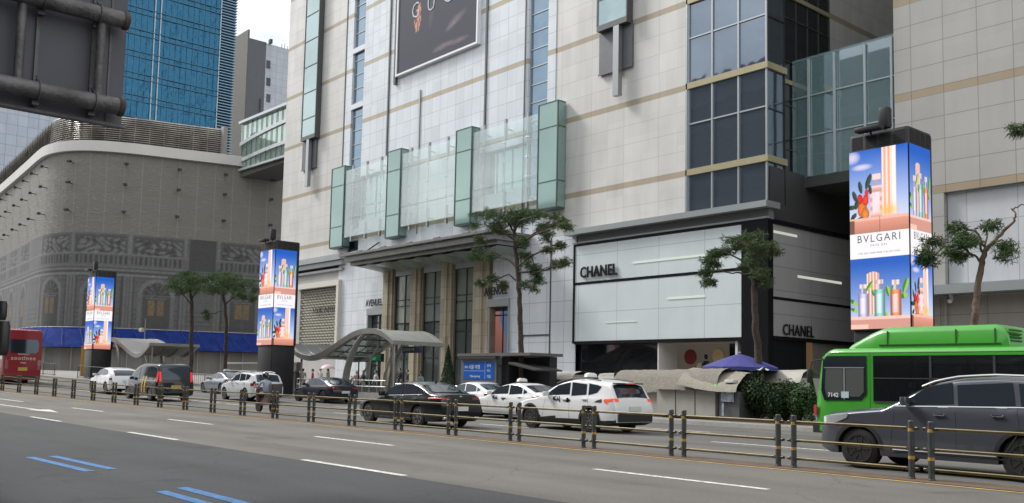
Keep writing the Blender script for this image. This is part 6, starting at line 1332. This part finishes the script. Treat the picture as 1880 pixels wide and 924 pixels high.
person('person in a pale shirt seen over the roof of the black sedan',at(772,33.5),-1.5,W_((.5,.55,.62),'shirt_grey_blue'),M_d1,HAIRB,1.72)
for (q_,Y_,rz_,sh,hh_,po_,lb) in ((936,31.0,.3,(.03,.03,.035),1.72,'stand','pedestrian in black waiting beside the street kiosk cabin'),(948,31.6,2.6,(.05,.05,.07),1.66,'stand','pedestrian in dark blue just right of the kiosk, by the pine trunk'),(556,33.2,2.8,(.32,.30,.28),1.64,'walk','pedestrian in a beige top walking behind the dark fastback car'),(518,34.5,.2,(.55,.55,.52),1.7,'walk','pedestrian in an off white top emerging behind the middle screen tower'),(690,36.5,-1.7,(.45,.44,.42),1.68,'walk','pedestrian in a light top walking towards the entrance past the canopy'),(574,35.5,.9,(.30,.08,.10),1.6,'walk','pedestrian in a wine red top left of the umbrella holder'),(872,36.5,-2.4,(.5,.5,.5),1.7,'walk','pedestrian in pale grey behind the blue notice board kiosk')):
    person(lb,at(q_,Y_),rz_,mat('top_%d'%q_,sh,.8),M_d1,HAIRB,hh_,po_)
for i,(x,y,sh,lb) in enumerate(((3.05,-.85,(.45,.45,.46),'seated bus passenger in a pale grey top, at the middle pane of the green bus'),(4.75,-.42,(.10,.16,.12),'seated bus passenger in a dark green top inside the green bus'),(2.3,-.85,(.12,.08,.08),'seated bus passenger in a dark top at the foremost side pane of the green bus'),(6.3,-.85,(.30,.26,.22),'seated bus passenger in a beige top behind the grey car roof'))):
    person(lb,(-15.35+x,26.2+y,.14),pi,mat('bus_top_%d'%i,sh,.8),M_d1,mat('hair_grey',(.3,.3,.3),.6) if i==0 else HAIRB,1.66,'ride')
b=MB(); b.box((-66.3,40.4,.1),(-52.2,42.4,.5)); b.box((-66.6,40.0,.1),(-51.9,40.4,.3)); tag(b.build('entrance_step',mat('step_stone',(.30,.29,.27),.7,var=.08)),'broad stone step below the tall entrance windows','step')
# ================================================================== trees and shrubs
M_bark=mat('pine_bark',(.055,.040,.032),.9,var=.35,vs=6,bump=1,bs=9); M_bark2=mat('pine_bark_pale',(.15,.10,.08),.9,var=.3,vs=6,bump=1,bs=9)
def leafmat(n,c,v=.35):
    m=bpy.data.materials.new(n); m.use_nodes=True; t=m.node_tree; b_=t.nodes['Principled BSDF']; g=t.nodes.new('ShaderNodeNewGeometry'); x=NX(t)
    nn=t.nodes.new('ShaderNodeTexNoise'); nn.inputs['Scale'].default_value=2.2; nn.inputs['Detail'].default_value=3; t.links.new(g.outputs['Position'],nn.inputs[0])
    wn=t.nodes.new('ShaderNodeTexNoise'); wn.inputs['Scale'].default_value=25; t.links.new(g.outputs['Position'],wn.inputs[0])
    f=x.m('ADD',x.m('ADD',1-v*1.2,x.m('MULTIPLY',nn.outputs[0],v*1.4)),x.m('MULTIPLY',wn.outputs[0],v))
    vv=t.nodes.new('ShaderNodeVectorMath'); vv.operation='SCALE'; vv.inputs[0].default_value=c; t.links.new(f,vv.inputs['Scale']); t.links.new(vv.outputs[0],b_.inputs['Base Color']); b_.inputs['Roughness'].default_value=.7; b_.inputs['Specular IOR Level'].default_value=.25
    return m
M_ndl=leafmat('pine_needles',(.085,.128,.056),.5); M_lf=leafmat('shrub_leaves',(.020,.042,.013),.45); M_lf2=leafmat('cypress_leaves',(.035,.075,.022),.4); M_lf3=leafmat('conifer_dark',(.018,.038,.018),.4)
def tuft(mb,c,n,l,wd,rng,droop=.35):
    for _ in range(n):
        d=Vector((rng.gauss(0,1),rng.gauss(0,1),rng.gauss(.15,.8))).normalized(); s_=d.cross(Vector((rng.random()-.5,rng.random()-.5,rng.random()-.5))).normalized()*wd
        L=l*rng.uniform(.7,1.2); m_=c+d*L*.55; e=c+d*L+Vector((0,0,-droop*L*rng.random()))
        mb.add([c-s_*.4,c+s_*.4,m_+s_,e,m_-s_],[(0,1,2,3,4)])
def pine(label,Yp,trunk,branches,clumps,group,seed=1,dens=1.0,bark=None,needle=.20,size=1.0,base=None):
    rng=random.Random(seed); p0=onY(trunk[0][0],trunk[0][1],Yp); gx=p0.x; g0=gz(gx)+.14; bz=base if base is not None else g0
    t=thing('pine_tree',label,'tree',(gx,Yp,bz),0,group); O=Vector((gx,Yp,bz))
    T_=[Vector((gx,Yp,bz-.1))-O]; Rr=[trunk[0][2]*.95]
    for (px_,py_,r) in trunk[0 if base is None and p0.z>g0+.4 else 1:]: q=onY(px_,py_,Yp+rng.uniform(-.08,.08)); T_.append(q-O); Rr.append(r*.72)
    # refine for wobble
    P2=[];R2=[]
    for i in range(len(T_)-1):
        for k in range(4): u=k/4; P2.append(T_[i].lerp(T_[i+1],u)+Vector((rng.uniform(-.025,.025),rng.uniform(-.025,.025),0))*(1 if i+k else 0)); R2.append(Rr[i]*(1-u)+Rr[i+1]*u)
    P2.append(T_[-1]); R2.append(Rr[-1]); b=MB(); b.tube(P2,[r*rng.uniform(.93,1.08) for r in R2],12); b.build('trunk',bark or M_bark,t,smooth=True,ang=70)
    b=MB(); tips=[]
    for br_ in branches:
        pts=[]; dy=0; sg=rng.choice((-1,1))*rng.uniform(.2,.9)
        for i,(px_,py_) in enumerate(br_[0]): dy=sg*i/max(1,len(br_[0])-1)*br_[2]; pts.append(onY(px_,py_,Yp+dy)-O)
        n=len(pts); P3=[]
        for i in range(n-1):
            for k in range(3): P3.append(pts[i].lerp(pts[i+1],k/3)+Vector((rng.uniform(-.03,.03),rng.uniform(-.03,.03),rng.uniform(-.03,.03)))*(1 if i+k else 0))
        P3.append(pts[-1]); b.tube(P3,list(np.linspace(br_[1],.018,len(P3))),7); tips.append(pts)
    allp=[p for pts in tips for p in pts]+P2[len(P2)//2:]
    f=MB()
    for (cx,cy,rx,rz) in clumps:
        sc_=(onY(cx,cy,Yp)-Vector((0,0,CAMZ))).length; ppm=FPX/((onY(cx,cy,Yp)-Vector((0,0,CAMZ))).dot(FV))
        wx=rx/ppm*1.12*size; wz=rz/ppm*1.08*size; nsub=max(1,int(wx/.32)); dy=rng.uniform(-.9,.9)*min(1,wx*1.6)
        for q in range(nsub*2):
            c=onY(cx,cy,Yp+dy)-O+Vector((rng.uniform(-1,1)*wx*.75,rng.uniform(-1,1)*wx*.8,rng.uniform(-1,1)*wz*.5))
            if allp:
                a=min(allp,key=lambda p:(p-c).length); mid=a.lerp(c,.5)+Vector((0,0,.05)); b.tube([a,mid,c],[.028,.02,.010],5)
            rx_=max(.22,wx*.55); rz_=max(.16,wz*.6)
            for k in range(int(29*dens)):
                v=Vector((rng.gauss(0,.66),rng.gauss(0,.66),rng.gauss(0,.55))); 
                if v.length>1.5: v=v.normalized()*1.5
                tuft(f,c+Vector((v.x*rx_,v.y*rx_,v.z*rz_-.05)),9,needle,.012,rng)
    b.build('branches',bark or M_bark,t,smooth=True,ang=70); f.build('crown',M_ndl,t,fixn=False); return t
GP='pine trees along the far sidewalk'
pine('tall bare trunked pine in front of white panels, between the kiosk and the shopfront',31.0,[(958,700,.20),(957,640,.19),(956,600,.18),(953,540,.165),(950,500,.155),(946,455,.13),(944,425,.10),(948,400,.06)],
 [([(952,495),(935,478),(915,465),(898,455)],.07,1),([(955,520),(935,505),(910,512),(888,520)],.05,.8),([(948,455),(965,440),(990,428),(1030,415)],.08,1),([(951,490),(975,470),(1005,455),(1030,455)],.06,1),([(955,515),(965,520),(978,530)],.04,.5),([(946,440),(920,425),(890,412)],.07,1.2),([(945,425),(955,405),(985,395)],.06,1),([(946,430),(930,405),(905,395)],.06,1.2),([(951,500),(985,500),(1025,487),(1045,483)],.05,1)],
 [(905,396,26,9),(935,390,26,9),(968,390,26,9),(1000,395,22,8),(1028,404,16,8),(1038,413,10,6),(925,410,24,9),(962,404,22,8),(1000,412,18,8),(890,414,18,9),(912,425,18,7),(885,437,13,9),(888,460,13,12),(878,475,10,8),(900,470,9,9),(1028,452,13,8),(1008,458,9,6),(1012,433,9,8),(1025,487,15,7),(998,498,15,9),(985,512,11,8),(975,485,11,10),(1046,481,9,6),(884,518,6,3),(903,511,7,2),(921,523,4,4),(975,525,12,12),(965,470,12,7),(962,440,14,7),(980,422,16,7)],GP,1,1.15)
pine('leaning pruned pine standing before the dark corner column of the shopfront',32.7,[(1396,700,.21),(1392,640,.20),(1387,600,.19),(1384,540,.175),(1383,500,.15),(1381,470,.12),(1380,445,.08)],
 [([(1383,505),(1368,503),(1345,501),(1312,497)],.05,.5),([(1382,488),(1360,478),(1335,466),(1312,468)],.05,.6),([(1381,465),(1400,455),(1420,458)],.05,.8),([(1380,455),(1360,445),(1348,438)],.05,.8),([(1384,500),(1400,500),(1410,512)],.05,.6)],
 [(1350,436,20,11),(1378,430,20,10),(1404,443,19,11),(1390,462,22,13),(1418,458,11,8),(1307,464,13,6),(1298,475,7,6),(1299,497,7,5),(1303,516,5,7),(1309,484,4,6),(1336,462,12,5),(1371,484,14,9),(1400,500,15,12),(1408,518,9,8),(1356,450,12,6),(1392,485,14,10)],GP,2,1.2)
pine('sparse pruned pine with a forked crown above the green bus',30.0,[(1775,640,.16),(1786,605,.15),(1791,570,.145),(1795,530,.14),(1800,490,.125),(1807,462,.11),(1822,446,.085),(1843,425,.07),(1862,405,.05),(1866,396,.04),(1857,383,.03)],
 [([(1800,482),(1790,470),(1777,468),(1765,471)],.04,.4),([(1812,455),(1803,448),(1795,430),(1778,421),(1762,407),(1748,408)],.045,.5),([(1803,463),(1798,445),(1785,436)],.04,.3),([(1858,384),(1868,380),(1880,376)],.025,.2),([(1822,446),(1838,440),(1847,445)],.03,.3),([(1790,470),(1765,452),(1735,452),(1722,440),(1706,441)],.04,.5),([(1808,452),(1812,425),(1812,412),(1826,408),(1830,400)],.03,.3)],
 [(1748,414,10,12),(1768,441,15,9),(1788,441,14,10),(1776,430,12,7),(1752,459,15,8),(1760,468,9,6),(1712,443,7,7),(1698,464,12,11),(1706,478,8,9),(1690,470,6,9),(1847,450,7,9),(1846,464,7,10),(1818,413,4,5)],GP,3,.9,M_bark2,.16,size=.85)
pine('pine at the right edge with only a needle tuft in view beside the stone annex',30.0,[(1975,640,.18),(1970,560,.17),(1962,430,.14),(1955,300,.1),(1950,220,.06)],
 [([(1955,300),(1930,265),(1900,248),(1872,240)],.05,.3),([(1952,250),(1975,215),(2000,200)],.05,.5)],[(1870,238,8,9),(1900,235,14,9),(1950,215,26,12),(1985,205,24,12),(1935,255,14,8)],GP,4,.9)
pine('pine with a dark straight trunk rising behind the black van',27.4,[(350,700,.22),(351,650,.21),(352,600,.19),(352,560,.17),(350,530,.12)],
 [([(352,560),(335,540),(320,525)],.06,.8),([(351,550),(365,530),(385,515)],.06,.8),([(350,535),(345,515),(340,505)],.05,.8)],
 [(330,515,20,9),(348,508,18,9),(362,514,16,8),(350,526,20,9),(318,525,10,6),(336,532,16,8),(374,526,16,9),(340,503,12,5),(322,512,10,5)],GP,5,1.15,size=1.25)
pine('pine left of the middle screen tower, its crown overlapping the neighbouring pine',28.0,[(412,700,.19),(414,650,.18),(416,600,.16),(413,560,.14),(406,530,.11)],
 [([(413,560),(430,545),(450,530)],.06,.8),([(408,540),(395,525),(380,515)],.05,.8),([(410,545),(418,520),(425,510)],.05,.8),([(414,570),(395,575),(378,578)],.04,.5)],
 [(388,512,11,6),(405,506,14,6),(424,510,14,7),(443,520,13,7),(436,534,12,7),(460,532,9,6),(466,545,6,6),(398,532,12,7),(420,528,12,7),(378,577,7,6),(452,545,7,5),(410,518,12,5)],GP,6,1.15,size=1.35)
def shrub(label,c,r,n,m,shape='ball',name='shrub',ls=.06,planter=None,seed=1,cat='shrub',group=None):
    rng=random.Random(seed); t=thing(name,label,cat,c,0,group); f=MB(); lobes=[(rng.gauss(0,.35)*r[0],rng.gauss(0,.35)*r[1],rng.uniform(.35,.75)*r[2]*1.1,rng.uniform(.45,.7)) for _ in range(9)]
    for i in range(n):
        d=Vector((rng.gauss(0,1),rng.gauss(0,1),rng.gauss(0,1))).normalized()
        if shape=='ball':
            lx_,ly,lz,k=rng.choice(lobes); q=rng.random()**.35; p=Vector((lx_+d.x*r[0]*k*q,ly+d.y*r[1]*k*q,max(.05,lz+d.z*r[2]*k*q*.8)))
        else:
            h=rng.random()**1.35; a=rng.random()*2*pi; rr=(1-h)**.85*(.62+.38*rng.random()**.4)*(1+.08*sin(a*3+h*9)); p=Vector((r[0]*rr*cos(a),r[1]*rr*sin(a),.2+r[2]*h)); d=Vector((cos(a),sin(a),.8)).normalized()
        u=d.cross(Vector((rng.random()-.5,rng.random()-.5,rng.random()-.5))).normalized(); s_=ls*rng.uniform(.6,1.3); e=d*s_*.6+u.cross(d)*s_
        f.add([p-u*s_*.5,p+e*.5,p+u*s_*.5,p-e*.5],[(0,1,2,3)])
    b=MB(); 
    for (lx_,ly,lz,k) in (lobes if shape=='ball' else [(0,0,r[2]*.8,1)]): b.tube([(0,0,-.1),(lx_*.5,ly*.5,lz*.5),(lx_,ly,lz)],[.04,.025,.012],5)
    b.build('stem',M_bark,t); f.build('foliage',m,t,fixn=False)
    if planter: b=MB(); b.lathe([(planter*.75,-.05),(planter,.35),(planter,.4),(planter*.85,.4),(planter*.8,.3)],(0,0,-.35),20); b.build('planter',M_stn,t,smooth=True)
    return t
shrub('large dark round shrub at the foot of the right hand pine',(-21.7,31.4,.14),(1.05,.8,1.6),7000,M_lf,seed=2,ls=.08,group='shrubs behind the kerb')
shrub('second round shrub just right of the large dark one',(-20.3,31.3,.14),(.8,.7,1.35),4200,M_lf,seed=3,ls=.075,group='shrubs behind the kerb')
shrub('bright green shrub in the middle of the row left of the green bus',(-19.6,31.0,.14),(.7,.6,1.3),3600,M_lf2,seed=4,ls=.07,group='shrubs behind the kerb')
for i,(x,h,lb) in enumerate(((-19.0,1.55,'tallest of the pointed cypresses beside the green bus nose'),(-18.35,1.2,'short pointed cypress second from the green bus nose'),(-17.8,1.35,'pointed cypress tucked behind the green bus nose'),(-17.2,1.2,'pointed cypress hidden mostly by the green bus'))):
    shrub(lb,(x,30.9,.14),(.33,.33,h),1500,M_lf2,'cone',ls=.06,seed=10+i,name='cypress_shrub',group='pointed cypress shrubs')
b=MB(); b.box((-23.2,30.4,.1),(-16.9,32.7,.24)); tag(b.build('planting_bed',mat('soil',(.07,.055,.04),.95,var=.2,vs=5)),'low planting bed under the shrubs by the bus','flower bed')
shrub('dark conical topiary in a stone planter by the store entrance',(onY(822,690,39.0).x,39.0,.5),(.62,.62,3.2),4200,M_lf3,'cone',name='cone_topiary',ls=.08,planter=.6,seed=21,cat='topiary')
shrub('green bushes behind the railing below the large wave canopy',(-56.5,34.8,.14),(1.6,.8,1.25),2500,M_lf,seed=30,ls=.09)
# thin lamp post / pole at the site, traffic camera on the hoarding
po=thing('traffic_camera_pole','cream traffic camera box on a thin pole in front of the blue tarpaulin','camera pole',(onY(262,680,30).x,30,.6)); zc=onY(262,606,30).z-.6
b=MB(); b.tube([(0,0,0),(0,0,zc+1.0)],.06,8); b.build('pole',M_steel,po,smooth=True); b=MB(); b.rbox((-.35,-.1,zc),(.35,.16,.17),.05); b.ball((-.95,-.1,zc),.16,8); b.build('camera_box',mat('cream_box',(.42,.36,.25),.5),po,smooth=True)
yp=thing('yellow_post','orange yellow striped post beside the red coach','bollard',(onY(207,690,28.2).x-1.5,26.0,.9))
b=MB(); b.tube([(0,0,-.1),(0,0,3.0)],.16,10); b.build('post',mat('yellow_post',(.42,.25,.04),.6),yp,smooth=True)
bb=thing('bus_stop_barrier','white topped stone barrier beside the foot of the middle screen tower','barrier',(-62.5,30.4,.4))
b=MB(); b.box((-6,0,0),(5.0,.3,1.45)); b.build('barrier_wall',mat('barrier_stone',(.10,.105,.10),.6,var=.1),bb); b=MB(); b.box((-6,-.05,2.0),(5.2,.35,2.1)); b.box((-6,-.05,1.45),(4.9,.35,1.52)); b.build('barrier_rail',mat('barrier_white',(.5,.5,.46),.5),bb); b=MB(); b.box((4.0,-.02,1.5),(5.1,.3,2.0)); b.build('utility_box',mat('box_grey',(.34,.34,.31),.5),bb)
